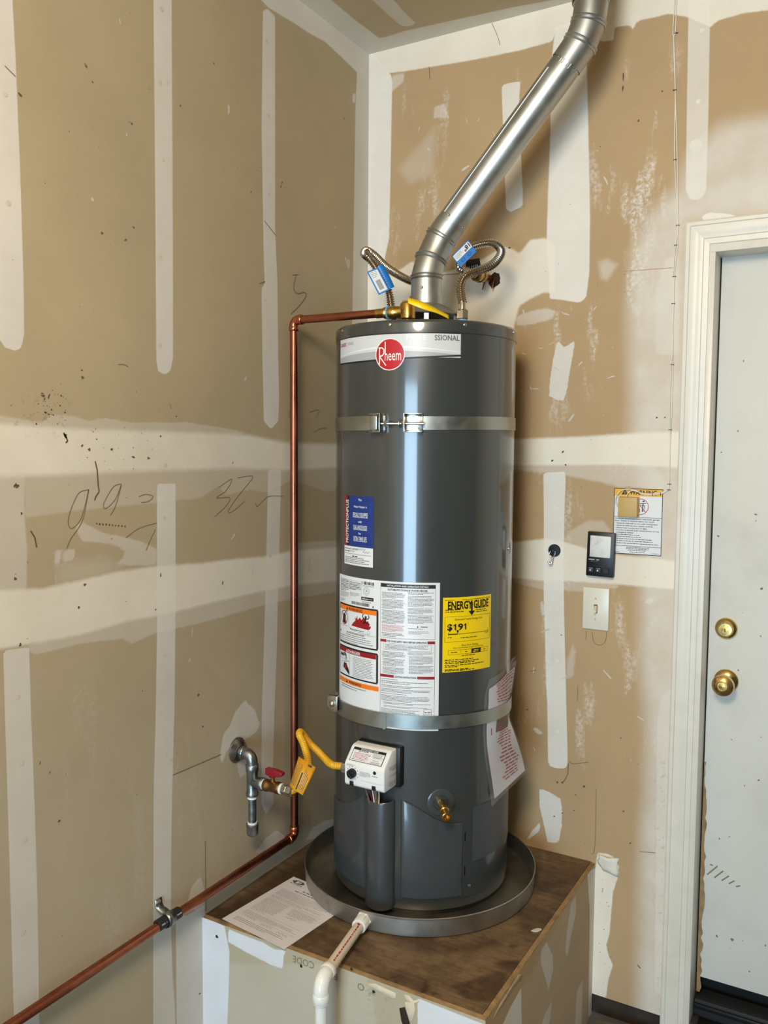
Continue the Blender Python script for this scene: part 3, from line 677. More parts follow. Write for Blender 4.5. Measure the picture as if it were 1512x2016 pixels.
for k in range(46):      # crisp trowel scratches and paint ticks
    px, py = rnd.choice(((rnd.uniform(1150, 1300), rnd.uniform(250, 520)), (rnd.uniform(1020, 1230), rnd.uniform(600, 860)), (rnd.uniform(780, 980), rnd.uniform(170, 430)), (rnd.uniform(1020, 1290), rnd.uniform(1150, 1480))))
    fb(px, py, rnd.uniform(.004, .016), rnd.uniform(.08, .25), rnd.uniform(0, 3.1), 'mudspot', 'compound_chips')
for px, py in ((1247, 287),): 
    c_ = BW(1370, 287); db.poly(irregular(c_, .017, 14, .95, 0, .06), 'nail_spots', 'mudspot2', .0006)
for px, py in ((1382, 60), (1375, 200), (1092, 1000), (1090, 1180), (1097, 1300), (1098, 1440)):
    db.poly(irregular(BW(px, py), .006, 12, 1, 0, .06), 'nail_spots', 'mudspot2', .0006)
# red snapped chalk line, pencil arcs, cracks
db.line(BW(862, 541.5), BW(905, 539), .0035, 'chalk_line', 'chalk'); db.line(BW(1218, 535), BW(1326, 527), .0018, 'chalk_line', 'chalk')
def bpen(pts, t=.002): db.path([BW(p[0], p[1]) for p in np.array(spline([(x, y, 0) for x, y in pts], 6))[:, :2]], t, 'pencil_writing', 'pencil', .0007)
bpen(c5((550, 1595), (548, 1640)), .0016); bpen(c5((580, 1600), (590, 1650), (620, 1668), (650, 1650), (658, 1600)), .0016); bpen(c5((250, 1808), (285, 1800)), .002)
bpen(c6((460, 400), (480, 412), (560, 405)), .002); bpen(c6((455, 410), (450, 470), (425, 515)), .003); bpen(c6((603, 545), (600, 700), (598, 800), (590, 880), (575, 890)), .0016); bpen(c6((505, 0), (503, 80)), .0016)
bpen(c6((830, 878), (915, 885)), .0016); bpen(c4((270, 245), (273, 290)), .002); bpen(c4((500, 85), (520, 130), (530, 165)), .0014)
dl.build(wl); db.build(wb)
for o in list(wl.children) + list(wb.children): o['kind'] = 'stuff'

# ---- door, jambs and casing in the back wall
DY = .075
d1 = _thing('door_1', 'white flush door on the right with brass deadbolt and knob', 'door', None); d1['kind'] = 'structure'
DB = .11
sl = MB().box(((DX0 + DX1) / 2, DY + .022, (DB + DZ1 - .004) / 2 + .0), (DX1 - DX0 - .006, .044, DZ1 - .004 - DB), bev=.002)
for i, v in enumerate(sl.v): sl.v[i] = (v[0], v[1], v[2] + DB / 2)
slab_o = sl.build('door_slab', 'doorp', d1, 30)
dd = Decal(lambda u, v, l: (u, DY - l, v), 1)
for k in range(5):
    p = BW(*c6((1190 + k * 38, 1000 + k * 16))[0], DY); q = BW(*c6((1245 + k * 30, 955 + k * 26))[0], DY); dd.line(p, q, .0035, 'scuff_marks', 'stamp')
for k in range(26):
    p = BW(rnd.uniform(1400, 1512), rnd.uniform(700, 1950), DY); dd.poly(irregular(p, rnd.uniform(.0012, .004), 7, rnd.uniform(.3, 1), rnd.uniform(0, 3)), 'scuff_marks', 'stamp')
dd.build(slab_o)
for o in slab_o.children: o['kind'] = 'stuff'
# worn door edge with bare wood
we = MB(); zz = .12
P_ = []; Q_ = []
while zz < .80:
    wd = .010 + rnd.uniform(-.004, .004) - max(0, zz - .65) * .05
    P_.append((DX0 + .004, zz)); Q_.append((DX0 + .004 + max(.002, wd), zz)); zz += .016
Decal(lambda u, v, l: (u, DY - l, v), 1).poly(P_ + Q_[::-1], 'bare_wood_edge', 'plyedge', .0008).build(d1)
def rosette(z, R, knob):
    c = (BW(1430 if not knob else 1431, 0, DY)[0], DY, z)
    root = MB().lathe([(R, 0), (R, .004), (R * .94, .009), (R * .72, .013), (R * .66, .013)] + ([(.012, .014), (.012, .03)] if knob else [(R * .60, .019), (0, .020)]), c, (0, -1, 0), 40)
    return root, c
kz = BW(1430, 1237, DY)
rb = MB().lathe([(.0295, 0), (.0295, .004), (.027, .008), (.021, .011), (.0195, .018), (.017, .021), (0, .0215)], (kz[0], DY, kz[1]), (0, -1, 0), 40).build('deadbolt', 'doorbrass', d1)
MB().lathe([(.0105, .0212), (.0105, .0235), (0, .0238)], (kz[0], DY, kz[1]), (0, -1, 0), 24).build('key_cylinder', 'brass', rb)
MB().box((kz[0], DY - .0242, kz[1] - .002), (.0022, .001, .010)).build('keyhole', 'black', rb, 0)
kn = BW(1430, 1340, DY)
kb = MB().lathe([(.032, 0), (.032, .004), (.029, .008), (.018, .012), (.013, .02), (.013, .034), (.020, .040), (.0275, .047), (.0295, .056), (.0275, .065), (.019, .071), (.0145, .0725), (.0125, .0705), (0, .0705)], (kn[0], DY, kn[1]), (0, -1, 0), 40).build('door_knob', 'doorbrass', d1)
MB().lathe([(.009, .0705), (.009, .0735), (0, .074)], (kn[0], DY, kn[1]), (0, -1, 0), 24).build('key_cylinder', 'brass', kb)
MB().box(((DX0 + DX1) / 2, DY + .012, .083), (DX1 - DX0 - .002, .062, .05), bev=.004).build('door_sweep', 'rubber', d1, 30)
MB().box(((DX0 + DX1) / 2, DY - .024, .092), (DX1 - DX0 - .002, .008, .014), bev=.003).build('sweep_lip', 'black', d1, 30)
settle(d1, (DX0, DY, .06))
# threshold below the door
tag(MB().box(((DX0 + DX1) / 2, .06, .03), (DX1 - DX0 + .06, .17, .056), bev=.004).build('trim_3', 'black', None, 30), 'black threshold under the white door', 'threshold', kind='structure')
# casing with a moulded profile, mitred at the corner; jambs
tr = _thing('trim_1', 'off-white moulded door casing and jamb around the white door', 'door casing', None); tr['kind'] = 'structure'
CX0, CX1 = .9855, 1.0485; CZ = BW(1352, 440)[1]
prof = [(0, 0), (0, .016), (.004, .0185), (.012, .0185), (.014, .016), (.026, .0165), (.036, .0135), (.046, .0125), (.048, .0105), (.056, .010), (.0610, .0095), (.063, .006), (.063, 0)]
def casing(path, name):
    mb = MB(); vs = []; n = len(prof)
    for (px_, pz, dx, dz) in path:
        for (a, t) in prof: vs.append((px_ + a * dx, -t, pz + a * dz))
    fs = [(i, i + 1, i + 1 + n, i + n) for i in range(n - 1)] + [tuple(range(n)), tuple(range(2 * n - 1, n - 1, -1))]
    return mb.add(vs, fs).build(name, 'trim', tr, 25)
XR = DX1 + (DX0 - CX0)
casing([(CX0, .03, 1, 0), (CX0, CZ, 1, -1)], 'side_casing'); casing([(CX0, CZ, 1, -1), (XR, CZ, -1, -1)], 'head_casing'); casing([(XR, .03, -1, 0), (XR, CZ, -1, -1)], 'side_casing')
JT = .02
for x in (DX0 - JT / 2, DX1 + JT / 2): MB().box((x, .055, (DZ1 + .03) / 2), (JT, .125, DZ1 - .03), bev=.001).build('side_jamb', 'trim', tr, 30)
MB().box(((DX0 + DX1) / 2, .055, DZ1 + JT / 2), (DX1 - DX0 + 2 * JT, .125, JT), bev=.001).build('head_jamb', 'trim', tr, 30)
MB().box(((DX0 + DX1) / 2, .140, 1.1), (1.0, .006, 2.3)).build('door_backing', 'black', tr, 0)
settle(tr, (CX0, 0, .03))

# ---- scrap board on the floor by the platform
sc = MB().box((.965, -.135, .017), (.27, .20, .03), ((.97, .24, 0), (-.24, .97, 0), (0, 0, 1)), .002).build('scrap_board', 'scrap', None, 30)
tag(sc, 'grey weathered board lying on the floor beside the platform', 'board')

# ================================================================== THE PLATFORM
PX, PY = .7868, -.8045
pf = _thing('heater_platform', 'drywall-clad raised platform with a stained plywood top under the drain pan', 'platform', None)
FS = []
def fs_(ly, pts, soft, op): FS.append((ly, [BW(p[0], p[1], PY) for p in pts], soft, op))
fs_('t', c8((30, 520), (110, 560), (235, 620), (250, 700), (270, 800), (268, 1000), (255, 1350), (255, 1800), (20, 1800)), .002, .95)
fs_('b', c8((262, 640), (360, 680), (520, 740), (600, 790), (690, 800), (672, 840), (668, 932), (600, 915), (430, 830), (262, 735)), .002, .95)
fs_('t', [(822, 1965), (960, 2020), (980, 2200), (824, 2200)], .002, .9)
fs_('haze', c8((240, 900), (1260, 900), (1340, 1170), (1370, 1300), (1280, 2000), (240, 2000)), .004, .30)
fs_('dirt', c8((1160, 990), (1260, 960), (1500, 1150), (1350, 1300)), .03, .6)
fp = panel('front_panel', lambda u, v: (u, PY, v), grid((0, PX, .007)), grid((0, ZP - .002, .007)), FS, 'dryP'); fp.parent = pf
SS = []
def ss_(ly, pts, soft, op): SS.append((ly, [LW(p[0], p[1], PX) for p in pts], soft, op))
ss_('t', c6((555, 985), (608, 960), (600, 1300), (590, 1750), (560, 1750), (568, 1200)), .002, .8)
ss_('s', c6((470, 1150), (495, 1110), (495, 1200), (465, 1350), (448, 1440), (438, 1400), (450, 1280)), .002, .6)
ss_('s', c6((310, 1400), (340, 1360), (372, 1430), (375, 1500), (350, 1610), (330, 1540), (310, 1470)), .002, .65)
ss_('s', c6((500, 1620), (530, 1560), (525, 1800), (490, 1800)), .002, .6)
ss_('s', c6((330, 1740), (368, 1670), (360, 1760), (320, 1900), (280, 1900)), .002, .55)
ss_('t', c6((150, 1700), (205, 1600), (210, 1900), (60, 1900)), .003, .8)
ss_('haze', c6((560, 950), (560, 1800), (60, 1900)), .02, .16)
sp_ = panel('side_panel', lambda u, v: (PX, u, v), grid((PY, 0, .007)), grid((0, ZP - .002, .007)), SS, 'dryB'); sp_.parent = pf
# plywood sheet, a hair inside the drywall edges; stains come from mesh attributes
def ply_mat():
    m = bpy.data.materials.new('stained_plywood'); m.use_nodes = True; n = m.node_tree.nodes; l = m.node_tree.links
    b = n['Principled BSDF']; b.inputs['Roughness'].default_value = .62; b.inputs['Specular IOR Level'].default_value = .3
    tc = n.new('ShaderNodeTexCoord')
    def nz_(scale, detail, ms=(1, 1, 1)):
        mp = n.new('ShaderNodeMapping'); mp.inputs['Scale'].default_value = ms; l.new(tc.outputs['Object'], mp.inputs[0])
        t = n.new('ShaderNodeTexNoise'); t.inputs['Scale'].default_value = scale; t.inputs['Detail'].default_value = detail; t.inputs['Roughness'].default_value = .65; l.new(mp.outputs[0], t.inputs['Vector']); return t.outputs['Fac']
    def rg(v, a, b_, c, d_):
        q = n.new('ShaderNodeMapRange'); q.inputs[1].default_value = a; q.inputs[2].default_value = b_; q.inputs[3].default_value = c; q.inputs[4].default_value = d_; l.new(v, q.inputs[0]); return q.outputs[0]
    def mx(f, a, b_):
        q = n.new('ShaderNodeMix'); q.data_type = 'RGBA'; l.new(f, q.inputs[0])
        for k, v in ((6, a), (7, b_)):
            if isinstance(v, tuple): q.inputs[k].default_value = (*v, 1)
            else: l.new(v, q.inputs[k])
        return q.outputs[2]
    grain = nz_(14, 6, (1, 7, 1)); blotch = nz_(7, 8); fine_ = nz_(45, 6)
    col = mx(rg(grain, .3, .7, 0, 1), hx(98, 78, 57), hx(132, 108, 80))
    col = mx(rg(blotch, .44, .66, 0, .85), col, hx(62, 46, 32))
    col = mx(rg(fine_, .55, .75, 0, .6), col, hx(88, 62, 40))
    col = mx(rg(nz_(5, 7, (1.3, 1, 1)), .60, .72, 0, .45), col, hx(164, 138, 104))
    at = n.new('ShaderNodeAttribute'); at.attribute_name = 'dirt'
    mu = n.new('ShaderNodeMath'); mu.operation = 'MULTIPLY'; l.new(at.outputs['Fac'], mu.inputs[0]); l.new(rg(fine_, .3, .6, .55, 1), mu.inputs[1])
    col = mx(mu.outputs[0], col, hx(58, 38, 24))
    l.new(col, b.inputs['Base Color'])
    bp = n.new('ShaderNodeBump'); bp.inputs['Strength'].default_value = .3; bp.inputs['Distance'].default_value = .001; l.new(grain, bp.inputs['Height']); l.new(bp.outputs[0], b.inputs['Normal'])
    return m
M['ply'] = ply_mat()
PS = []
def ps_(pts, soft, op): PS.append(('dirt', [HZ(p[0], p[1], ZP) for p in pts], soft, op))
ps_([(885, 1943), (900, 1935), (930, 1930), (955, 1918), (985, 1912), (998, 1916), (992, 1935), (985, 1958), (970, 1972), (930, 1972), (915, 1965)], .006, .75)
ps_([(975, 1895), (1000, 1890), (1032, 1892), (1030, 1908), (1000, 1912), (980, 1905)], .008, .8)
ps_([(828, 1952), (830, 1938), (838, 1928), (845, 1935), (843, 1950), (832, 1960)], .004, .95)
ps_([(405, 1800), (440, 1790), (600, 1690), (640, 1690), (600, 1730), (470, 1800), (440, 1812)], .02, .75)
ps_([(960, 1700), (1170, 1705), (1150, 1735), (1060, 1720)], .03, .4)
ps_([(720, 1830), (900, 1860), (1000, 1840), (960, 1870), (820, 1880)], .02, .6)
for (px, py, r) in ((775, 1924, .007), (780, 1934, .007), (725, 1902, .008), (932, 1985, .005), (857, 1956, .007), (1010, 1862, .012), (1090, 1790, .010), (700, 1870, .012)):
    PS.append(('dirt', irregular(HZ(px, py, ZP), r, 10, .7), .003, .9))
ptop = panel('plywood_top', lambda u, v: (u, v, ZP + .0003), grid((0, PX - .013, .006)), grid((PY + .013, 0, .006)), PS, 'ply'); ptop.parent = pf
MB().box(((PX - .014) / 2, (PY + .013) / 2, ZP - .009), (PX - .014, -PY - .013, .0165)).build('plywood_core', 'plyedge', pf, 0)
def edge_strip(a, b, inward, name):
    """torn top edge of a drywall sheet"""
    a = np.array(a); b = np.array(b); inward = np.array(inward); n = 46; mb = MB(); vs = []; fs = []
    for i in range(n + 1):
        p = a + (b - a) * i / n; w_ = .0128; dz = -rnd.uniform(0, .0035) if rnd.random() < .8 else -rnd.uniform(.004, .010)
        for (off, z) in ((.0004, ZP - .022), (.0004 + rnd.uniform(0, .0012), ZP + dz - .001), (w_ * .6, ZP + dz * .5), (w_, ZP - .001), (w_, ZP - .022)):
            vs.append((*(p + inward * off), z))
    for i in range(n):
        for k in range(4): fs.append((i * 5 + k, i * 5 + k + 1, i * 5 + k + 6, i * 5 + k + 5))
    fs += [(0, 1, 2, 3, 4), tuple(range(n * 5 + 4, n * 5 - 1, -1))]
    return mb.add(vs, fs).build(name, 'plyedge', pf, 50)
edge_strip((.0005, PY), (PX - .0008, PY), (0, 1), 'front_edge'); edge_strip((PX, -.0005), (PX, PY + .0130), (-1, 0), 'side_edge')
# broken gypsum at the edges
def chunk(pts, z0, z1, m, name, fn):
    mb = MB(); mb.prism(pts, fn, z0, z1, .0012, 1); return mb.build(name, m, pf, 50)
fc = lambda u, v, d: (u, PY - d, v)
for pts in (c8((1300, 1042), (1360, 1045), (1430, 1080), (1510, 1115), (1512, 1160), (1460, 1150), (1380, 1100), (1320, 1075)),
            [(795, 1957), (806, 1960), (814, 1970), (824, 1968), (826, 1972), (812, 1978), (800, 1970)]):
    chunk([BW(p[0], p[1], PY) for p in pts], -.001, .0016, 'gypsum', 'gypsum_chip', fc)
chunk([BW(p[0], p[1], PY) for p in [(797, 1972), (816, 1972), (818, 1990), (812, 2012), (806, 2010), (800, 1990)]], -.001, .0018, 'gypsum', 'gypsum_chip', fc)
chunk([BW(p[0], p[1], PY) for p in [(786, 1985), (797, 1982), (806, 2010), (812, 2040), (800, 2035), (790, 2010)]], -.001, .0008, 'hole', 'gouge', fc)
scn = lambda u, v, d: (PX + d, u, v)
chunk([LW(p[0], p[1], PX) for p in c6((160, 1580), (190, 1530), (212, 1525), (203, 1560), (165, 1592), (140, 1640), (70, 1740), (50, 1770), (95, 1680))], -.001, .0012, 'tornpaper', 'gypsum_chip', scn)
dp = Decal(lambda u, v, l: (u, PY - l, v), 1)
pc = BW(*c8((822, 885))[0], PY); dp.text('CODE', pc[0], pc[1], .017, 'stamped_letters', 'stamp', width=.062, rot=PI + .02, lift=.0006)
pc = BW(*c8((1062, 995))[0], PY); dp.text('E', pc[0], pc[1], .015, 'stamped_letters', 'stamp', rot=PI, lift=.0006)
pc = BW(*c8((1250, 1070))[0], PY); dp.text('O', pc[0], pc[1], .017, 'stamped_letters', 'stamp', rot=PI, lift=.0006)
for a, b in ((805, 915), (1345, 1105), (178, 695), (1180, 935), (55, 1125)):
    dp.poly(irregular(BW(*c8((a, b))[0], PY), .004, 8, 1, 0, .25), 'nail_holes', 'hole', .0006)
dp.build(fp)
settle(pf, (PX / 2, PY / 2, 0))

def flake(px, py, r, label, z=ZP + .0006):
    c = HZ(px, py, z); pts = irregular(c, r, 11, .55, rnd.uniform(0, 3), .18)
    o = MB().prism(pts, lambda u, v, d: (u, v, z + d), 0, .0018, .0005, 1).build('paint_flake', 'mudspot', None, 40)
    return tag(o, label, 'debris')
flake(1056, 1832, .013, 'large white paint flake on the plywood to the right of the pan')

# handwritten permit sheet lying on the plywood, its far corner under the pan
pa = np.array([.0517, -.7879]); pb = np.array([.0805, -.5183]); pd = np.array([.2691, -.8148])
def pfn(u, v, l):       # u along the bottom edge, v up the sheet (metres)
    q = pa + (pd - pa) * (u / .216) + (pb - pa) * (v / .279)
    return (q[0], q[1], ZP + .0007 + l)
sh = MB(); sh.prism([(0, 0), (.216, 0), (.216, .279), (0, .279)], lambda u, v, d: pfn(u, v, d), 0, .0004)
po = sh.build('paper_sheet', 'paper', None, 0); tag(po, 'printed white paper sheet lying on the plywood beside the pan', 'paper')
pdc = Decal(lambda u, v, l: pfn(u, v, l + .0004), 1)
pdc.poly([(.012, .262), (.024, .270), (.046, .270), (.056, .262), (.046, .253), (.022, .253)], 'logo', 'greyink', .0002); pdc.rect(.027, .256, .036, .267, 'logo', 'paper', .0004); pdc.rect(.039, .256, .043, .267, 'logo', 'paper', .0004)
pdc.micro(.014, .056, .249, .004, 'printed_lines', 'greyink', lift=.0002)
pdc.micro(.075, .150, .232, .006, 'printed_lines', 'greyink', lift=.0002); pdc.micro(.055, .165, .222, .005, 'printed_lines', 'greyink', lift=.0002)
for (u0, u1, v0, v1, n) in ((.02, .20, .212, .178, 7), (.02, .20, .172, .160, 2), (.02, .10, .152, .085, 13), (.115, .20, .150, .118, 6), (.02, .20, .074, .056, 4), (.02, .20, .036, .018, 3)):
    pdc.para(u0, u1, v0, v1, n, 'printed_lines', 'greyink', .38, lift=.0002)
for v in (.176, .156, .082, .052): pdc.line((.02, v), (.20, v), .0005, 'printed_lines', 'greyink', .0002)
for (u, v) in ((.035, .048), (.095, .044), (.15, .042), (.12, .108)):
    pdc.path([(p[0], p[1]) for p in spline([(u + k * .006, v + (.004 if k % 2 else -.002) * rnd.uniform(.5, 1.3), 0) for k in range(7)], 4)], .0008, 'signature', 'greyink', .0003)
pdc.build(po)

# ================================================================== DRAIN PAN
QX, QY, QR, QH = .3778, -.3274, .3206, .0506
pan = _thing('drain_pan', 'round shallow galvanised drain pan under the grey water heater', 'drain pan', None)
z0 = ZP + .0014
MB().lathe([(0, z0), (QR - .006, z0), (QR - .0015, z0 + .004), (QR - .0006, z0 + .012), (QR, z0 + QH - .005), (QR + .0022, z0 + QH - .003), (QR + .0026, z0 + QH), (QR + .0005, z0 + QH + .0012), (QR - .0014, z0 + QH - .001), (QR - .0016, z0 + .012), (QR - .004, z0 + .006), (QR - .010, z0 + .0022), (0, z0 + .0018)], (QX, QY, 0), (0, 0, 1), 128).build('pan_shell', 'panm', pan, 40)
settle(pan, (QX, QY, z0))
# drain pipe
p1 = np.array([.3893, -.6493, .487]); p2 = np.array([.4354, -.9037, .487]); dr = (p2 - p1) / np.linalg.norm(p2 - p1)
pv = _thing('drain_pipe', 'white plastic drain pipe leaving the pan and turning down in front', 'pipe', None)
MB().lathe([(.0125, -.012), (.0215, -.004), (.0215, .004), (.0195, .006), (.0195, .026), (.0170, .0275), (.0125, .0275)], p1 - dr * .002, dr, 6).build('pan_fitting_nut', 'pvcw', pv, 30)
MB().lathe([(.0185, .002), (.0185, .030), (.0175, .0315), (.0130, .0315)], p1, dr, 28).build('pan_fitting', 'pvcw', pv, 40)
pp = MB(); pp.tube([p1 - dr * .01, p2 + dr * -.030], .0133, 24); hp = pp.build('horizontal_pipe', 'pvc', pv, 40)
s1 = np.cross(dr, [0, 0, 1])
def pfn2(u, v, l): # print running along the pipe
    a = 2.0 - v / .0133; n = s1 * (-math.cos(a)) * -1 + np.array([0, 0, 1]) * math.sin(a)
    return tuple(p1 + dr * u + n * (.0133 + l))
pr_ = Decal(pfn2, .02); pr_.micro(.045, .20, 0, .0038, 'printed_lines', 'pinkink', lift=.0003, dens=.9); pr_.disc((.04, .002), 0, .004, 'printed_lines', 'redink', .0003, 10); pr_.build(hp)
el = arc_path(p2 - dr * .03, p2, p2 + np.array([0, 0, -.06]), .026, 10)
ep = [Vector(p2 - dr * .045)] + el + [Vector(p2 + np.array([0, 0, -.052]))]
eb = MB(); eb.tube(ep, .0172, 28); eb.lathe([(.0172, -.012), (.0186, -.010), (.0186, .003), (.0172, .005)], p2 - dr * .034, dr, 28); eb.lathe([(.0172, -.010), (.0186, -.008), (.0186, .008), (.0172, .010)], p2 + np.array([0, 0, -.040]), (0, 0, -1), 28)
eb.build('elbow', 'pvcw', pv, 50)
MB().tube([p2 + np.array([0, 0, -.03]), p2 + np.array([0, 0, -.4869])], .0133, 24).build('vertical_pipe', 'pvcw', pv, 40)
settle(pv, (p2[0], p2[1], 0))

# ================================================================== WATER HEATER
wh = _thing('water_heater', 'tall grey gas water heater with a red round badge and warning labels', 'water heater', None)
J = MB()
J.lathe([(TR - .02, ZB + .001), (TR - .004, ZB + .001), (TR - .003, ZB + .002), (TR - .003, ZB + .024), (TR, ZB + .026), (TR, ZT - .034), (TR - .001, ZT - .033)], (TX, TY, 0), (0, 0, 1), 160)
jk = J.build('jacket', 'jacket', wh, 30)
MB().lathe([(TR - .03, z0 + .0022), (TR - .012, z0 + .0022), (TR - .012, ZB + .003), (TR - .03, ZB + .003)], (TX, TY, 0), (0, 0, 1), 96).build('base_ring', 'black', wh, 30)
MB().lathe([(TR - .001, ZT - .0335), (TR + .0016, ZT - .0330), (TR + .0016, ZT - .010), (TR + .0006, ZT - .004), (TR - .003, ZT - .0008), (TR - .008, ZT), (.03, ZT + .0005), (0, ZT + .0005)], (TX, TY, 0), (0, 0, 1), 160).build('top_cap', 'jacket', wh, 40)
for a in (-125, -83.9, -39.6, 6.1, 50, 95, 140, 185):
    n_ = (math.cos(rad(a)), math.sin(rad(a)), 0)
    MB().lathe([(.0042, 0), (.0042, .0014), (.003, .0024), (0, .0026)], cyl(rad(a), ZT - .0125, TR + .0014), n_, 12).build('screw', 'zinc', wh, 40)
for a, z in ((-130, .538), (-31, .532), (-86, .985 - .035)):
    n_ = (math.cos(rad(a)), math.sin(rad(a)), 0)
    MB().lathe([(.004, 0), (.004, .0014), (.0028, .0024), (0, .0026)], cyl(rad(a), z, TR - (.0 if z > .51 else .003)), n_, 12).build('screw', 'zinc', wh, 40)
MB().lathe([(.0045, 0), (.0045, .0022), (0, .003)], cyl(rad(4.6), 1.3995, TR - .0004), (math.cos(rad(4.6)), math.sin(rad(4.6)), 0), 12).build('sight_rivet', 'zinc', wh, 40)
def cover(th0, th1, topf, zb, off, name, m, n=36):
    """raised sheet-metal door following the jacket"""
    mb = MB(); vs = []; fs = []; k = 8
    for i in range(n + 1):
        th = rad(th0 + (th1 - th0) * i / n); zt = topf(th0 + (th1 - th0) * i / n)
        ring = [(zb, TR - .001), (zb + .001, TR + off - .001), (zb + .003, TR + off), (zb + .25 * (zt - zb), TR + off), (zt - .004, TR + off), (zt - .001, TR + off - .0012), (zt, TR + off - .003), (zt, TR - .001)]
        e = min(i, n - i)
        for (z, r) in ring: vs.append(cyl(th, z, TR - .001 if e == 0 else (min(r, TR + off - .0015) if e == 1 and r > TR else r)))
    for i in range(n):
        for j in range(k - 1): fs.append((i * k + j, (i + 1) * k + j, (i + 1) * k + j + 1, i * k + j + 1))
    return mb.add(vs, fs).build(name, m, wh, 25)
def sm(a, b, x): t = max(0, min(1, (x - a) / (b - a))); return t * t * (3 - 2 * t)
cover(-75, -36, lambda t: .7705 - .0635 * sm(-77, -42, t) - .002 * sm(-42, -36, t), .512, .0055, 'burner_access_door', 'cover')
cover(-140, -99, lambda t: .7705 - .067 * (1 - (1 - max(0, min(1, (-98 - t) / 36))) ** 2), .512, .0055, 'burner_access_door', 'cover')
# upright half-round conduit cover in the middle
MBc = MB(); vs = []; fs = []; n = 20; thc = rad(-88.0); zs = [.484, .4855, .490, .760, .7665, .768]
nx, tx = np.array([math.cos(thc), math.sin(thc)]), np.array([-math.sin(thc), math.cos(thc)])
for zi, z in enumerate(zs):
    k = [.88, .97, 1, 1, .985, .95][zi]
    for i in range(n + 1):
        a = PI * i / n; uu = -math.cos(a) * .0415 * (1 if zi in (2, 3) else k); dd_ = math.sin(a) ** .8 * .031 * k
        q = np.array([TX, TY]) + nx * (math.sqrt(max(0, TR * TR - uu * uu)) - .001 + dd_) + tx * uu; 
        dz = -.010 * math.sin(a) * (1 if zi < 2 else 0) - (.008 * math.sin(a) if zi >= 4 else 0); vs.append((q[0], q[1], z + dz * .6))
for j in range(len(zs) - 1):
    for i in range(n): a = j * (n + 1) + i; fs.append((a, a + 1, a + n + 2, a + n + 1))
fs.append(tuple(range(n, -1, -1)))
MBc.add(vs, fs).build('conduit_cover', 'cover', wh, 40)
# small slots and lines on the right-hand door edge
for z in (.665, .575):
    MB().box(cyl(rad(-34.6), z, TR + .0003), (.001, .003, .024), ((math.cos(rad(-34.6)), math.sin(rad(-34.6)), 0), (-math.sin(rad(-34.6)), math.cos(rad(-34.6)), 0), (0, 0, 1))).build('slot', 'black', wh, 0)
# perforated air intake
me = bpy.data.meshes.new('air_intake_screen'); vs = []; fs = []; n = 24
zsn = [.596, .62, .64, .66, .68, .70, .742]
for z in zsn:
    for i in range(n + 1): vs.append(cyl(rad(-29.5 + 62 * i / n), z, TR + .0012))
for j in range(len(zsn) - 1):
    for i in range(n): a = j * (n + 1) + i; fs.append((a, a + 1, a + n + 2, a + n + 1))
me.from_pydata(vs, [], fs); uvl = me.uv_layers.new(name='UVMap')
for lp in me.loops:
    i = lp.vertex_index % (n + 1); uvl.data[lp.index].uv = (TR * rad(62 * i / n), zsn[lp.vertex_index // (n + 1)])
put('air_intake_screen', me, M['perf'], wh, 40)

# ---- drain valve
th = rad(-50.6); n_ = np.array([math.cos(th), math.sin(th), 0]); c_ = np.array(cyl(th, .7645, TR))
dv = MB().lathe([(.037, -.003), (.036, .0015), (.031, .004), (.020, .0025), (.0165, -.004), (.0165, -.012)], c_, n_, 40).build('drain_escutcheon', 'cover', wh, 40)
MB().lathe([(.0168, -.013), (.0001, -.0115)], c_ + n_ * .004, n_, 24).build('drain_recess', 'hole', dv, 40)
db_ = MB(); db_.tube([c_ - n_ * .008, c_ + n_ * .036 + np.array([0, 0, -.004])], .0095, 18); db_.lathe([(.0122, .0), (.0122, .010), (.0105, .012), (.0105, .022), (.0125, .024), (.0125, .034), (.0105, .0355), (.007, .0355), (.006, .028), (0, .028)], c_ + n_ * .030 + np.array([0, 0, -.004]), n_ + np.array([.0, 0, -.22]), 20)
db_.build('drain_valve', 'brass', wh, 40)

# ---- printed labels, wrapped on the jacket
def wrap(th0, z0_, lift0=.0006):
    return lambda u, v, l: cyl(rad(th0) + u / TR, z0_ + v, TR + lift0 + l)
def sheet(th0, th1, z0_, z1, name, m, lift0=.0006):
    W = TR * rad(th1 - th0); H = z1 - z0_; d = Decal(wrap(th0, z0_, lift0), .008)
    d.rect(0, 0, W, H, name, m, 0); o = d.L[(name, m)].build(name, m, wh, 60); d.L = {}
    return o, d, W, H
# brand banner
o, d, W, H = sheet(-128.5, -42, 1.8845, 1.942, 'brand_banner', 'silver')
d.fn = wrap(-128.5, 1.8845)
tag(o, 'silver banner with a red round badge')
bot = lambda t: .0105 * abs((t - .22) / .78) ** 1.7 - .0035           # curved lower edge, lowest left of the badge
d.strip(lambda t: bot(t), lambda t: .0105 + .0075 * math.sin(PI * min(1, t * 1.05)) - .002 * t, 0, W, 'swoosh', 'silver2', .0003)
d.strip(lambda t: .014 + .0105 * math.sin(PI * t) ** 1.2 - .001 * t, lambda t: .0155 + .0135 * math.sin(PI * t) ** 1.2 - .001 * t, 0, W, 'swoosh', 'white', .0004)
d.strip(lambda t: bot(t) - .0035, lambda t: bot(t) + .0002, 0, W, 'black_edge', 'ink', .0005)
d.strip(lambda t: -.0062, lambda t: bot(t) - .0030, 0, W, 'jacket_gap', 'jacket', .0007) if False else None
d.text('CLASSIC', .004, .043, .0085, 'red_lettering', 'redink', align='L', width=.036, bold=.012)
d.text('SERIES', .046, .0435, .0065, 'grey_lettering', 'silver2', align='L', width=.028)
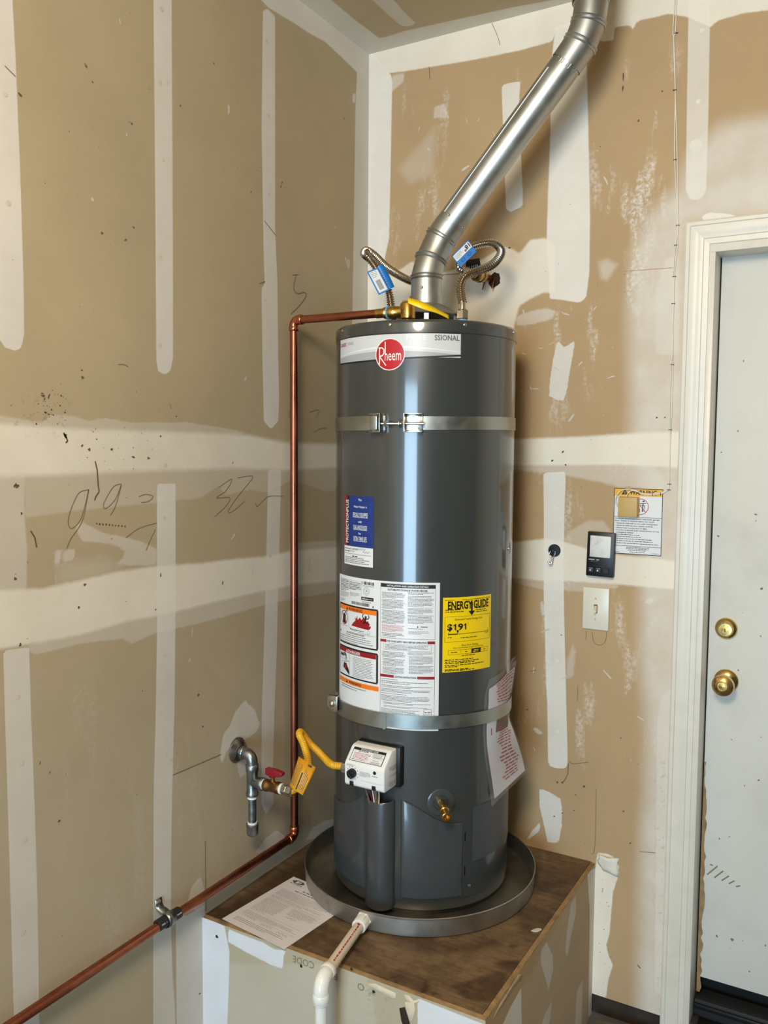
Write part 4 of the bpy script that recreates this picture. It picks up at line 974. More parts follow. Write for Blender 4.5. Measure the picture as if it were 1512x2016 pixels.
d.text('PROFE', W * .632, .0475, .0125, 'white_lettering', 'whitep', align='L', width=.049, bold=.015); d.text('SSIONAL', W - .004, .0475, .0125, 'grey_lettering', 'greyink', align='R', width=.062, bold=.012)
cu_ = TR * rad(-83.9 + 128.5); cz_ = 1.893 - 1.8845
d.disc((cu_, cz_), 0, .0395, 'badge_rim', 'whitep', .0007, 64, 1, 8); d.disc((cu_, cz_), 0, .0372, 'badge', 'red', .0010, 64, 1, 8)
d.text('heem', cu_ + .0085, cz_ - .002, .026, 'badge_lettering', 'whitep', width=.043, lift=.0014, bold=.006)
# tall R of the badge
for a, b in (((-.0275, .016), (-.0275, -.024)), ((-.0275, -.004), (-.0095, -.027)),):
    d.line((cu_ + a[0], cz_ + a[1]), (cu_ + b[0], cz_ + b[1]), .0028, 'badge_lettering', 'whitep', .0014)
d.path([(cu_ + x, cz_ + y) for x, y in ((-.030, .0165), (-.020, .0165), (-.0155, .012), (-.0155, .003), (-.020, -.0035), (-.0275, -.0035))], .0028, 'badge_lettering', 'whitep', .0014)
d.line((cu_ - .0118, cz_ + .031), (cu_ - .0118, cz_ - .002), .0028, 'badge_lettering', 'whitep', .0014)
d.build(o)
# blue protection sticker with the white slip under it
o, d, W, H = sheet(-120.4, -94, 1.4085, 1.539, 'blue_sticker', 'blue'); tag(o, 'blue sticker with white lettering')
d.rect(0, 0, .013, H, 'red_bar', 'dkred', .0002); d.rect(.013, 0, .0215, H, 'black_bar', 'ink', .0002)
d.text('PROTECTIONPLUS', .0135, H * .49, .0118, 'white_lettering', 'white', width=H * .86, rot=PI / 2, bold=.02)
for t, y, h, w_ in (('This', .93, .0055, .013), ('Water Heater is', .795, .0055, .048), ('SPECIALLY EQUIPPED', .635, .0105, .055), ('with', .50, .0055, .013), ('DUAL ANODE RODS', .39, .0105, .050), ('for', .27, .0055, .010), ('EXTRA TANK LIFE', .165, .0105, .048)):
    d.text(t, .0215 + (W - .0215) / 2, H * y, h, 'white_lettering', 'white', width=w_, bold=.015)
    if h > .01: d.line((.0215 + (W - .0215) / 2 - w_ / 2, H * y - .0068), (.0215 + (W - .0215) / 2 + w_ / 2, H * y - .0068), .0009, 'white_lettering', 'white')
d.build(o)
o, d, W, H = sheet(-121, -94.3, 1.3595, 1.4082, 'white_slip', 'white', .0008)
d.micro(.004, W - .05, H * .86, .003, 'printed_lines', 'greyink'); d.micro(.004, .03, H * .72, .003, 'printed_lines', 'greyink')
gi = mat('green_ink', hx(40, 118, 92), .6)
for u, v, n2 in ((.045, .88, 12), (.018, .74, 9), (.08, .74, 7)):
    d.path([(p[0], p[1]) for p in spline([(u + k * .004, H * v + (.003 if k % 2 else -.0012) * rnd.uniform(.5, 1.3), 0) for k in range(n2)], 4)], .0008, 'handwriting', gi)
for k in range(20): d.rect(.004 + k * .0053, H * .585, .007 + k * .0053, H * .61, 'printed_lines', 'ink')
d.micro(.04, .06, H * .48, .0045, 'printed_lines', 'ink')
for y in (.40, .31, .22, .13): d.micro(.006, W - .008, H * y, .0026, 'printed_lines', 'greyink', rnd.uniform(.7, 1))
d.build(o)

# large instruction label
o, d, W, H = sheet(-128.8, -52.8, .985, 1.3285, 'instruction_label', 'white'); tag(o, 'large white instruction label')
# coordinates below: x from the left, y from the top, in millimetres of the sheet
yy = lambda y: H - y / 1000.0
xx = lambda x: x / 1000.0
WL = W * 1000 / 322.5
X = lambda x: x * W / 322.5 / 1
def R_(x0, y0, x1, y1, nm, m, l=.0003): d.rect(xx(x0 * WL), yy(y0), xx(x1 * WL), yy(y1), nm, m, l)
def T_(t, x, y, h, nm='lettering', m='ink', w=None, al='C', b=.02): d.text(t, xx(x * WL), yy(y), h / 1000, nm, m, width=None if w is None else xx(w * WL), align=al, bold=b)
def P_a(x0, x1, y0, y1, n, nm='printed_lines', m='ink', hf=.5): d.para(xx(x0 * WL), xx(x1 * WL), yy(y0), yy(y1), n, nm, m, hf)
def tri(x, y, s, m='ink', l=.0008): d.poly([(xx((x - s) * WL), yy(y + s)), (xx((x + s) * WL), yy(y + s)), (xx(x * WL), yy(y - s))], 'warning_triangle', m, l)
d.rect(TR * rad(128.8 - 84.5), -.0335, W, .0, 'label_lower_edge', 'white', 0)
# rating plate, top left
P_a(12, 60, 10, 42, 8); P_a(60, 108, 12, 34, 6); P_a(12, 60, 43, 58, 5, hf=.4); P_a(64, 105, 40, 50, 3, m='greyink'); P_a(12, 40, 62, 70, 3, m='greyink')
for y in (9, 14.5, 20, 25.5, 31): R_(12, y, 108, y + .4, 'rules', 'greyink')
R_(108, 6, 108.5, 58, 'rules', 'greyink'); R_(64, 36, 64.4, 58, 'rules', 'greyink')
for k in range(9): R_(113 + k * 4.2, 7, 113 + k * 4.2 + (3 if k % 3 else 1.6), 15, 'barcode', 'ink')
d.micro(xx(114 * WL), xx(150 * WL), yy(18), .002, 'printed_lines', 'greyink')
d.disc((xx(126 * WL), yy(31)), .0095, .0102, 'seal', 'greyink', .0005, 28, 1, 1); d.disc((xx(126 * WL), yy(31)), .006, .0065, 'seal', 'greyink', .0005, 28, 1, 1); d.disc((xx(126 * WL), yy(31)), 0, .002, 'seal', 'greyink', .0005, 12, 1, 1)
R_(109, 47, 149, 55.5, 'logo_plate', 'ink'); T_('blue', 122, 51, 4, 'white_lettering', 'white', 18); T_('sensor', 139, 51, 3.2, 'white_lettering', 'white', 15, b=0)
d.micro(xx(112 * WL), xx(142 * WL), yy(60), .0026, 'printed_lines', 'greyink')
for k in range(34):
    u = 70 + k * 2.0; R_(u, 63, u + rnd.choice((.7, 1.1, 1.5)), 71, 'barcode', 'ink')
d.poly([(xx(145 * WL), yy(70)), (xx(150 * WL), yy(66)), (xx(148.5 * WL), yy(70)), (xx(150 * WL), yy(74))], 'lettering', 'ink')
def rframe(x0, y0, x1, y1, t, inner):
    r = 6; pts = []
    for (cx_, cy_, a0) in ((x1 - r, y0 + r, PI / 2), (x0 + r, y0 + r, PI), (x0 + r, y1 - r, 3 * PI / 2), (x1 - r, y1 - r, 0)):
        for k in range(6): a = a0 - k * PI / 10 + (PI / 2 if False else 0); pts.append((a, cx_, cy_))
    # rounded plate drawn as strips
    n = 26; 
    for k in range(n):
        f0 = (y1 - y0) * k / n; f1 = (y1 - y0) * (k + 1) / n; fm = (f0 + f1) / 2; e = min(fm, (y1 - y0) - fm)
        ins = r - math.sqrt(max(0, r * r - (r - e) ** 2)) if e < r else 0
        R_(x0 + ins, y0 + f0, x1 - ins, y0 + f1, 'black_frame', 'ink', .0003)
    R_(x0 + t, y0 + t, x1 - t * 1.4, y1 - t, inner[0], inner[1], .0005)
# warning panel
rframe(5, 75, 164, 181, 4, ('frame_field', 'white'))
R_(9, 79, 158, 91, 'orange_bar', 'orange', .0007); tri(50, 85, 4); T_('WARNING', 85, 85.2, 7.5, w=56)
d.disc((xx(34 * WL), yy(112)), .0155, .018, 'prohibition_ring', 'dkred', .0009, 36, 1.05, 1)
d.poly([(xx(a * WL), yy(b)) for a, b in ((26, 126), (27, 108), (31, 101), (36, 101), (42, 105), (42, 128))], 'pictogram', 'ink', .0007)
d.path([(xx(a * WL), yy(b)) for a, b in ((40, 100), (44, 95), (50, 95), (55, 102), (58, 118), (60, 134), (70, 140), (100, 142), (135, 143))], .0006, 'pictogram', 'ink')
d.path([(xx(a * WL), yy(b)) for a, b in ((38, 102), (42, 94), (48, 92), (53, 94))], .0022, 'pictogram', 'ink')
d.line((xx(22 * WL), yy(100)), (xx(46 * WL), yy(124)), .002, 'prohibition_ring', 'dkred', .0010)
d.poly([(xx(a * WL), yy(b)) for a, b in ((70, 128), (80, 118), (88, 112), (84, 104), (90, 108), (94, 98), (96, 110), (104, 102), (110, 108), (118, 100), (124, 110), (132, 108), (138, 116), (136, 122), (142, 120), (140, 127), (134, 131))], 'flames', 'dkred', .0008)
d.disc((xx(125 * WL), yy(99)), 0, .0035, 'pictogram', 'ink', .0012, 14, 1, 1)
for pts, t in (([(125, 103), (122, 112), (116, 116)], .0045), ([(118, 103), (113, 98), (117, 91)], .0024), ([(118, 103), (132, 103), (136, 98), (133, 92)], .0024), ([(122, 110), (130, 116)], .0032)):
    d.path([(xx(a * WL), yy(b)) for a, b in pts], t, 'pictogram', 'ink', .0012)
T_('Flammable Vapors', 92, 137, 3.4, w=55); R_(9, 133, 55, 133.6, 'rules', 'ink', .0008); R_(60, 145.5, 158, 146.1, 'rules', 'ink', .0008)
d.disc((xx(135 * WL), yy(138)), .004, .0045, 'pictogram', 'ink', .0008, 16, 1, 1)
T_('FIRE AND EXPLOSION HAZARD', 84, 148.6, 3.2, w=72); T_('Can result in serious injury or death', 84, 154, 3, w=80, b=.01)
tri(13, 149, 3); P_a(12, 155, 157, 178, 4, hf=.42)
# danger panel
rframe(5, 188, 164, 268, 4, ('frame_field', 'white'))
R_(9, 192, 158, 204, 'red_bar', 'dkred', .0007); tri(50, 198, 4, 'white', .0010); d.text('DANGER', xx(82 * WL), yy(198), .0075, 'white_lettering', 'white', width=xx(50 * WL), bold=.02, lift=.0012)
d.path([(xx(a * WL), yy(b)) for a, b in ((62, 206), (62, 258))], .0008, 'pictogram', 'ink'); d.path([(xx(a * WL), yy(b)) for a, b in ((9, 222), (60, 226), (20, 232), (30, 258))], .0007, 'pictogram', 'ink')
for x in (14, 20, 27): R_(x, 208, x + 4.5, 217, 'pictogram', 'ink', .0008)
R_(14, 211, 42, 214, 'pictogram', 'ink', .0008)
d.path([(xx(a * WL), yy(b)) for a, b in ((33, 208), (42, 208), (45, 213), (46, 222))], .004, 'pictogram', 'ink', .0008)
for x in (42, 45, 48): d.path([(xx(x * WL), yy(222)), (xx((x - 2) * WL), yy(232))], .0005, 'flames', 'dkred')
d.poly([(xx(a * WL), yy(b)) for a, b in ((32, 238), (36, 230), (40, 234), (46, 232), (52, 240), (60, 250), (62, 262), (52, 256), (40, 250), (30, 246))], 'pictogram', 'ink', .0009)
d.poly([(xx(a * WL), yy(b)) for a, b in ((36, 240), (44, 236), (50, 242), (46, 248), (38, 246))], 'flames', 'dkred', .0011)
P_a(78, 150, 208, 262, 13, hf=.42)
R_(5, 274, 166, 286, 'orange_bar', 'orange', .0005); tri(50, 280, 4); T_('WARNING', 84, 280, 7.2, w=50); P_a(20, 140, 288, 300, 2, hf=.4)
# right-hand text panels
blueink = mat('navy_ink', hx(44, 48, 92), .5)
d.frame(xx(170 * WL), yy(144), xx(312 * WL), yy(5), .0006, 'rules', blueink)
R_(171, 6, 312, 15, 'black_bar', 'ink'); d.text('INSTALLATION AND OPERATION DETAILS', xx(241 * WL), yy(10.5), .0042, 'white_lettering', 'white', width=xx(106 * WL), bold=.015)
T_('AUTOMATIC STORAGE WATER HEATER', 241, 20.5, 4.4, w=102)
P_a(175, 237, 27, 43, 5); P_a(175, 237, 45, 70, 8); P_a(175, 237, 72, 108, 11); P_a(175, 237, 110, 128, 6, m='redink', nm='red_print'); P_a(175, 237, 130, 141, 3)
P_a(243, 308, 24, 31, 2); P_a(243, 308, 33, 62, 9); P_a(243, 308, 64, 80, 5); P_a(243, 308, 82, 104, 7); tri(268, 111, 2.2); T_('WARNING', 284, 111.5, 2.8, w=18); P_a(245, 306, 115, 118, 1); P_a(245, 298, 122, 131, 3, m='greyink')
R_(170, 148, 187, 155, 'red_bar', 'dkred'); R_(293, 148, 312, 155, 'red_bar', 'dkred'); T_('FOR YOUR SAFETY READ BEFORE OPERATING', 240, 151.7, 4.2, w=102)
R_(170, 148, 170.8, 340, 'red_rule', 'dkred'); R_(311.2, 148, 312, 340, 'red_rule', 'dkred')
d.frame(xx(179 * WL), yy(174), xx(303 * WL), yy(157.5), .0005, 'rules', 'greyink'); P_a(184, 298, 159.5, 172, 4, hf=.5)
P_a(176, 238, 178, 194, 5); P_a(178, 238, 196, 216, 6); P_a(178, 238, 218, 236, 6); P_a(244, 308, 176, 184, 3); P_a(247, 308, 186, 208, 7); P_a(247, 308, 210, 232, 7)
R_(170, 238, 208, 245, 'red_bar', 'dkred'); R_(268, 238, 312, 245, 'red_bar', 'dkred'); T_('LIGHTING INSTRUCTIONS', 238, 241.6, 4.2, w=56)
P_a(174, 250, 248, 251, 1); P_a(174, 300, 253, 261, 2); P_a(174, 306, 264, 271, 2); P_a(174, 308, 273, 283, 3); P_a(174, 290, 285, 288, 1); P_a(174, 308, 290, 306, 5); P_a(180, 308, 308, 314, 2); P_a(180, 300, 317, 322, 2); P_a(174, 275, 325, 340, 5)
d.frame(xx(285 * WL), yy(336), xx(305 * WL), yy(321), .0006, 'pictogram', 'ink'); d.micro(xx(287 * WL), xx(303 * WL), yy(330), .003, 'pictogram', 'ink')
d.build(o)

# energy label
o, d, W, H = sheet(-50.8, -16.9, 1.1005, 1.2905, 'energy_label', 'yellow'); tag(o, 'yellow energy cost label')
d.micro(.005, .03, H * .965, .002, 'printed_lines', 'ink'); d.micro(.05, W - .006, H * .965, .002, 'printed_lines', 'ink')
d.text('ENERGY', W * .32, H * .895, .0195, 'heading', 'ink', width=W * .47, bold=.03); d.text('GUIDE', W * .752, H * .895, .0195, 'heading', 'ink', width=W * .34, bold=.03)
d.line((W * .545, H * .93), (W * .545, H * .80), .0052, 'heading', 'ink'); d.poly([(W * .475, H * .808), (W * .615, H * .808), (W * .545, H * .748)], 'heading', 'ink', .0009)
for y in (.835, .808): d.micro(.006, W * .42, H * y, .0032, 'printed_lines', 'ink', rnd.uniform(.7, 1))
for y in (.84, .815, .79): d.micro(W * .64, W - .006, H * y, .003, 'printed_lines', 'ink', rnd.uniform(.6, 1))
d.frame(.005, H * .405, W - .005, H * .745, .0006, 'rules', 'ink')
d.text('Estimated Yearly Energy Cost', W * .5, H * .705, .0046, 'lettering', 'ink', width=W * .56)
d.text('$', W * .125, H * .605, .0155, 'lettering', 'ink', width=W * .095, bold=.03); d.text('9', W * .325, H * .605, .0155, 'lettering', 'ink', width=W * .10, bold=.03)
for t in (.228, .425):
    d.poly([(W * t - .0020, H * .605 - .0078), (W * t + .0018, H * .605 - .0078), (W * t + .0018, H * .605 + .0078), (W * t - .0006, H * .605 + .0078), (W * t - .0052, H * .605 + .0042), (W * t - .0052, H * .605 + .0018), (W * t - .0020, H * .605 + .0036)], 'lettering', 'ink', .0009)
d.line((W * .10, H * .51), (W * .92, H * .51), .0010, 'rules', 'ink'); d.line((W * .10, H * .51), (W * .27, H * .51), .0024, 'rules', 'ink', .0008); d.poly([(W * .245, H * .56), (W * .30, H * .56), (W * .272, H * .515)], 'lettering', 'ink')
for t in (.10, .92): d.line((W * t, H * .49), (W * t, H * .535), .0010, 'rules', 'ink')
d.micro(W * .09, W * .17, H * .465, .003, 'printed_lines', 'ink'); d.micro(W * .86, W * .92, H * .49, .003, 'printed_lines', 'ink'); d.micro(W * .33, W * .67, H * .455, .003, 'printed_lines', 'ink')
d.text('First Hour Rating', W * .52, H * .355, .0046, 'lettering', 'ink', width=W * .34); d.text('(How much hot water you get in the first hour)', W * .5, H * .325, .0036, 'lettering', 'ink', width=W * .62)
d.frame(W * .10, H * .235, W * .92, H * .295, .0006, 'rules', 'ink')
for t in (.335, .55, .75): d.line((W * t, H * .235), (W * t, H * .295), .0006, 'rules', 'ink')
d.rect(W * .55, H * .235, W * .75, H * .297, 'black_box', 'ink', .0007)
d.micro(W * .15, W * .28, H * .265, .003, 'printed_lines', 'ink'); d.micro(W * .42, W * .46, H * .265, .003, 'printed_lines', 'ink'); d.micro(W * .60, W * .70, H * .275, .003, 'yellow_print', 'yellow', lift=.0011); d.micro(W * .58, W * .69, H * .255, .003, 'yellow_print', 'yellow', lift=.0011); d.micro(W * .82, W * .86, H * .265, .003, 'printed_lines', 'ink')
d.micro(W * .36, W * .63, H * .215, .003, 'printed_lines', 'ink')
for y, f_ in ((.165, .6), (.14, .75), (.12, .62), (.092, .85), (.072, .25), (.035, .5), (.02, .62)): d.micro(.006, .006 + (W - .012) * f_, H * y, .0034, 'printed_lines', 'ink')
d.build(o)

# ---- gas control valve on the front (faces -y)
GX, GZ = TX + .002, .853; GY = TY - TR            # touching the jacket
gw, gd = .058, .072                                # half width, how far it stands out
gv = MB()
side = [(-.010, -.041), (gd - .006, -.042), (gd, -.036), (gd, .015), (gd - .004, .021), (gd - .034, .050), (gd - .042, .054), (-.010, .056)]   # (out from jacket, height)
gv.prism([(p[0], p[1]) for p in side], lambda a, b, c: (GX + c, GY - a, GZ + b), -gw, gw, .007, 3)
gob = gv.build('gas_control_valve', 'whitep', wh, 40); tag(gob, 'white plastic gas control')
MB().box((GX + .006, GY + .004, GZ + .006), (2 * gw + .010, .03, .106), bev=.006).build('black_shade_block', 'black', gob, 40)  # black block standing in for the shadow behind and right of the control
# sloping printed panel: a frame on the slope
sa = np.array([gd - .0045, .0215]); sb2 = np.array([gd - .0335, .0496]); sd_ = sb2 - sa; sl_ = np.linalg.norm(sd_); su = sd_ / sl_; sn = np.array([su[1], -su[0]])
def slope(u, v, l):
    q = sa + su * v + sn * (l + .0016); return (GX + u, GY - q[0], GZ + q[1])
g = Decal(slope, .2)
g.rect(-.047, .002, .047, sl_ - .001, 'printed_panel', 'ink', .0002); g.rect(-.0455, .003, .0455, sl_ - .008, 'panel_field', 'white', .0004)
g.text('STATUS LIGHT CODE', 0, sl_ - .0045, .0042, 'panel_title', 'white', width=.05, lift=.0007, bold=.02)
g.para(-.040, .008, sl_ - .014, .005, 6, 'red_print', 'pinkink', .62, .8, .0006); g.micro(-.03, .0, sl_ - .0105, .003, 'printed_lines', 'ink', lift=.0006)
g.para(.013, .043, sl_ - .009, sl_ - .018, 4, 'printed_lines', 'ink', .5, .9, .0006); g.rect(.014, .018, .042, .0235, 'panel_box', 'silver', .0006); g.micro(.018, .036, .0207, .002, 'printed_lines', 'greyink', lift=.0008); g.micro(.018, .036, .012, .002, 'printed_lines', 'redink', lift=.0008); g.para(.014, .042, .009, .0035, 2, 'printed_lines', 'ink', .6, .9, .0006)
g.build(gob)
front = lambda u, v, l: (GX + u, GY - gd - .0004 - l, GZ + v)
g = Decal(front, .2)
g.para(-.050, -.022, .017, .011, 2, 'printed_lines', 'greyink', .5); g.para(-.012, .020, .003, -.010, 5, 'printed_lines', 'greyink', .45); g.micro(.024, .040, -.003, .0022, 'printed_lines', 'greyink')
for k in range(11): a = rad(-60 + k * 30); g.disc((-.033 + .0165 * math.cos(a), -.006 + .0165 * math.sin(a)), 0, .0013, 'dial_marks', 'greyink', .0004, 8, 1, 1)
g.rect(-.010, -.0205, .055, -.0200, 'printed_lines', 'silver2'); g.build(gob)
kn_ = MB().lathe([(.0118, 0), (.0118, .010), (.0105, .0125), (0, .013)], (GX - .033, GY - gd, GZ - .006), (0, -1, 0), 32).build('dial_knob', 'black', gob, 40)
MB().box((GX - .033, GY - gd - .0150, GZ - .006), (.005, .006, .021), ((.8, 0, .6), (0, 1, 0), (-.6, 0, .8)), .001).build('knob_grip', 'black', kn_, 30)
MB().lathe([(.0045, 0), (.0045, .0008), (0, .001)], (GX + .031, GY - gd, GZ + .006), (0, -1, 0), 16).build('status_light', 'ink', gob, 40)
for u in (-.036, .029): MB().box((GX + u, GY - gd + .003, GZ - .033), (.011, .010, .011), bev=.001).build('clip', 'black', gob, 30)
sd2 = Decal(lambda u, v, l: (GX + gw + .0004 + l, GY - u, GZ + v), .2)
sd2.para(.012, .05, .018, .004, 4, 'printed_lines', 'greyink', .45); sd2.para(.012, .05, -.004, -.010, 2, 'printed_lines', 'greyink', .45); sd2.rect(.012, -.032, .024, -.022, 'printed_lines', 'silver2'); sd2.para(.028, .05, -.020, -.034, 4, 'printed_lines', 'greyink', .45); sd2.build(gob)
# wires and tubes dropping from the control into the conduit cover
for u, m_, r_ in ((-.012, 'zinc', .003), (-.002, 'redplastic', .0016), (.004, 'whitep', .0018), (.012, 'zinc', .0042), (.020, 'toggle', .0018)):
    MB().tube(spline([(GX + u, GY - .044, GZ - .036), (GX + u * 1.15, GY - .036, GZ - .060), (GX + u * .7, GY - .022, GZ - .105)], 5), r_, 10).build('burner_tube' if r_ > .0025 else 'burner_wire', m_, gob, 40)

# ---- relief valve on the top and the pipe nipples
tv = np.array([.3925, -.4505, ZT])
tp = MB(); tp.lathe([(.016, 0), (.016, .012), (.0195, .016), (.0195, .052), (.017, .056), (.013, .058), (0, .0585)], tv, (0, 0, 1), 24)
tp.lathe([(.015, .010), (.015, .034), (.0165, .036), (.0165, .050), (.013, .052), (0, .052)], tv + (0, 0, .0345), (-1, .0, 0), 24)
tpo = tp.build('relief_valve', 'brass', wh, 40)
MB().box(tv + (-.004, -.018, .032), (.012, .004, .010), bev=.001).build('valve_badge', 'oldbrass', tpo, 30)
MB().box(tv + (.002, 0, .0605), (.030, .010, .003), bev=.001).build('test_lever', 'zinc', tpo, 30)
NL = np.array([TX - .108, TY, ZT]); NR = np.array([TX + .108, TY, ZT])
for c_, m_ in ((NL, 'nipblue'), (NR, 'nipblue')):
    MB().lathe([(.0142, 0), (.0142, .026), (.0115, .0275), (0, .0275)], c_, (0, 0, 1), 20).build('dielectric_nipple', m_, wh, 40)
# ---- draft hood
dh = MB(); dh.lathe([(.094, .038), (.096, .040), (.094, .043), (.066, .062), (.050, .070), (.0445, .072), (.0445, .094), (.0425, .094), (.0425, .070), (.064, .060), (.093, .038)], (TX, TY, ZT), (0, 0, 1), 48)
dho = dh.build('draft_hood', 'galv', wh, 40)
for a in (-120, -62, 0, 60, 120, 180):
    MB().box((TX + .088 * math.cos(rad(a)), TY + .088 * math.sin(rad(a)), ZT + .0195), (.004, .012, .039), ((math.cos(rad(a)), math.sin(rad(a)), 0), (-math.sin(rad(a)), math.cos(rad(a)), 0), (0, 0, 1))).build('hood_leg', 'galv', dho, 0)
MB().lathe([(.05, 0), (.05, .03), (0, .03)], (TX, TY, ZT + .0006), (0, 0, 1), 32).build('flue_outlet', 'black', dho, 40)
# yellow caution strap tied across the hood
yt0, yt1 = atdepth(803, 591, 2.13), atdepth(884, 624, 2.16)
ys = MB(); P_ = spline([yt0, atdepth(832, 601, 2.125), atdepth(858, 611, 2.135), yt1], 6); vs = []; fs = []
for i, p in enumerate(P_):
    wv = UP * (.0078 + .002 * math.sin(i * .3)) + FWD * .004; vs += [p + wv, p - wv]
for i in range(len(P_) - 1): fs.append((2 * i, 2 * i + 1, 2 * i + 3, 2 * i + 2))
yo = ys.add(vs, fs).build('caution_tag', 'yellow', wh, 40)
sol = yo.modifiers.new('thickness', 'SOLIDIFY'); sol.thickness = .0008
settle(wh, (TX, TY, ZB))

# ================================================================== SEISMIC STRAPS
def arc_strap(zf, h, a0, a1, lift, n=70, thick=.0012):
    mb = MB(); vs = []; fs = []
    for i in range(n + 1):
        th = rad(a0 + (a1 - a0) * i / n); z = zf(a0 + (a1 - a0) * i / n)
        for (r, zz_) in ((TR + lift, z - h / 2), (TR + lift + thick, z - h / 2), (TR + lift + thick, z + h / 2), (TR + lift, z + h / 2)): vs.append(cyl(th, zz_, r))
    for i in range(n):
        for k in range(4): fs.append((i * 4 + k, (i + 1) * 4 + k, (i + 1) * 4 + (k + 1) % 4, i * 4 + (k + 1) % 4))
    fs += [(0, 1, 2, 3), (n * 4 + 3, n * 4 + 2, n * 4 + 1, n * 4)]
    return mb.add(vs, fs)
def fr(a): a = rad(a); return np.array([math.cos(a), math.sin(a), 0]), np.array([-math.sin(a), math.cos(a), 0]), np.array([0, 0, 1.0])
def tail(mb, th, z, h, wallpt):
    """flat strap running tangentially from the jacket to a wall"""
    a = np.array(cyl(rad(th), z, TR + .003)); b = np.array(wallpt); dv = (b - a); L_ = np.linalg.norm(dv); dv /= L_
    nn = np.cross(dv, [0, 0, 1]); mb.box((a + b) / 2, (L_, .0012, h), (dv, nn, (0, 0, 1))); return mb
st1 = _thing('seismic_strap', 'upper metal earthquake strap around the heater, bolted at the front', 'strap', 'straps around the heater')
zf1 = lambda a: 1.7245 + .0035 * sm(-60, 10, a)
arc_strap(zf1, .036, -225, -86, .0012).build('strap_band', 'strapm', st1, 40)
arc_strap(zf1, .033, -68, 92, .0012).build('strap_band', 'strapm', st1, 40)
arc_strap(zf1, .0365, -112, -86, .0026).build('band_overlap', 'strapm', st1, 40)
def u_bracket(a, sgn, w_, hgt, name):
    n_, t_, k_ = fr(a); c = np.array(cyl(rad(a), 1.7245, TR + .003)); mb = MB()
    mb.box(c + n_ * .001, (.002, w_, hgt), (n_, t_, k_), .0006)
    for s in (-1, 1): mb.box(c + n_ * .010 + k_ * s * (hgt / 2 - .001), (.020, w_, .002), (n_, t_, k_), .0006)
    mb.box(c + n_ * .012 + t_ * sgn * (w_ / 2 - .001), (.024, .0022, hgt), (n_, t_, k_), .0006)
    return mb.build(name, 'zinc', st1, 30)
u_bracket(-90.5, 1, .034, .046, 'tension_bracket'); u_bracket(-69, -1, .046, .046, 'tension_bracket')
n_, t_, k_ = fr(-90.5); bk = np.array(cyl(rad(-91.5), 1.7245, TR + .017)); MB().box(bk, (.012, .022, .036), (n_, t_, k_), .003).build('bracket_cap', 'strapm', st1, 40)
ba = np.array(cyl(rad(-87), 1.7225, TR + .0165)); bb = np.array(cyl(rad(-63), 1.7225, TR + .0155)); mid = (ba + bb) / 2
bd_ = (bb - ba) / np.linalg.norm(bb - ba)
# the bolt is straight: push it out so that it clears the round jacket
off = np.array([mid[0] - TX, mid[1] - TY, 0]); off /= np.linalg.norm(off)
ba2, bb2 = ba + off * .002, bb + off * .002
MB().tube([ba2 - bd_ * .004, bb2], .0036, 14).build('tension_bolt', 'zinc', st1, 40)
MB().lathe([(.0085, 0), (.0085, .006), (0, .0062)], ba2 + bd_ * .008, bd_, 6).build('bolt_nut', 'zinc', st1, 20)
MB().lathe([(.0085, 0), (.0085, .007), (0, .0072)], ba2 + bd_ * .052, bd_, 6).build('bolt_nut', 'zinc', st1, 20)
MB().lathe([(.0115, 0), (.0115, .0016), (0, .0018)], ba2 + bd_ * .046, bd_, 24).build('washer', 'zinc', st1, 30)
tail(MB(), 91, 1.727, .033, (.30, -.003, 1.727)).build('wall_tail', 'strapm', st1, 0); tail(MB(), -222, 1.7245, .036, (.003, -.05, 1.7245)).build('wall_tail', 'strapm', st1, 0)
settle(st1, (TX, TY, 1.70))
st2 = _thing('seismic_strap', 'lower metal earthquake strap crossing below the instruction label', 'strap', 'straps around the heater')
zf2 = lambda a: .9715 + .003 * sm(-130, -90, a) - .004 * sm(-50, 20, a)
arc_strap(zf2, .034, -133, 92, .0042).build('strap_band', 'strapm', st2, 40)
arc_strap(lambda a: zf2(a) - .0035, .040, -131, -84, .0056).build('band_overlap', 'strapm', st2, 40)
# left end: angle bracket with bolt standing clear of the jacket
bc = atdepth(654, 1385, 2.305); n_, t_, k_ = fr(-88)
ab = MB(); ab.box(bc, (.0022, .030, .042), (n_, t_, k_), .0008)
cj = np.array(cyl(rad(-131), .973, TR + .003)); e0 = bc + t_ * .015
ab.box((e0 + cj) / 2, (np.linalg.norm(e0 - cj) + .002, .0022, .042), ((cj - e0), np.cross((cj - e0), [0, 0, 1]), (0, 0, 1)), .0008)
for s in (-1, 1): ab.box(bc - n_ * .006 + k_ * s * .020, (.012, .030, .002), (n_, t_, k_), .0005)
ab.build('end_bracket', 'zinc', st2, 30)
MB().lathe([(.0095, 0), (.009, .003), (.006, .006), (0, .0072)], bc + n_ * .001, n_, 24).build('carriage_bolt', 'zinc', st2, 50)
MB().tube([bc, bc - n_ * .05], .0034, 12).build('bolt_shank', 'zinc', st2, 40)
MB().box(bc - n_ * .04, (.002, .030, .040), (n_, t_, k_), .0006).build('rear_bracket', 'strapm', st2, 30)
tail(MB(), 91, .97, .034, (.30, -.003, .97)).build('wall_tail', 'strapm', st2, 0); t2 = MB(); a_ = bc - n_ * .041; b_ = np.array([.003, -.12, .972]); dv = b_ - a_; L_ = np.linalg.norm(dv); dv /= L_; t2.box((a_ + b_) / 2, (L_, .0012, .036), (dv, np.cross(dv, [0, 0, 1]), (0, 0, 1)))
t2.build('wall_tail', 'strapm', st2, 0)
settle(st2, (TX, TY, .95))

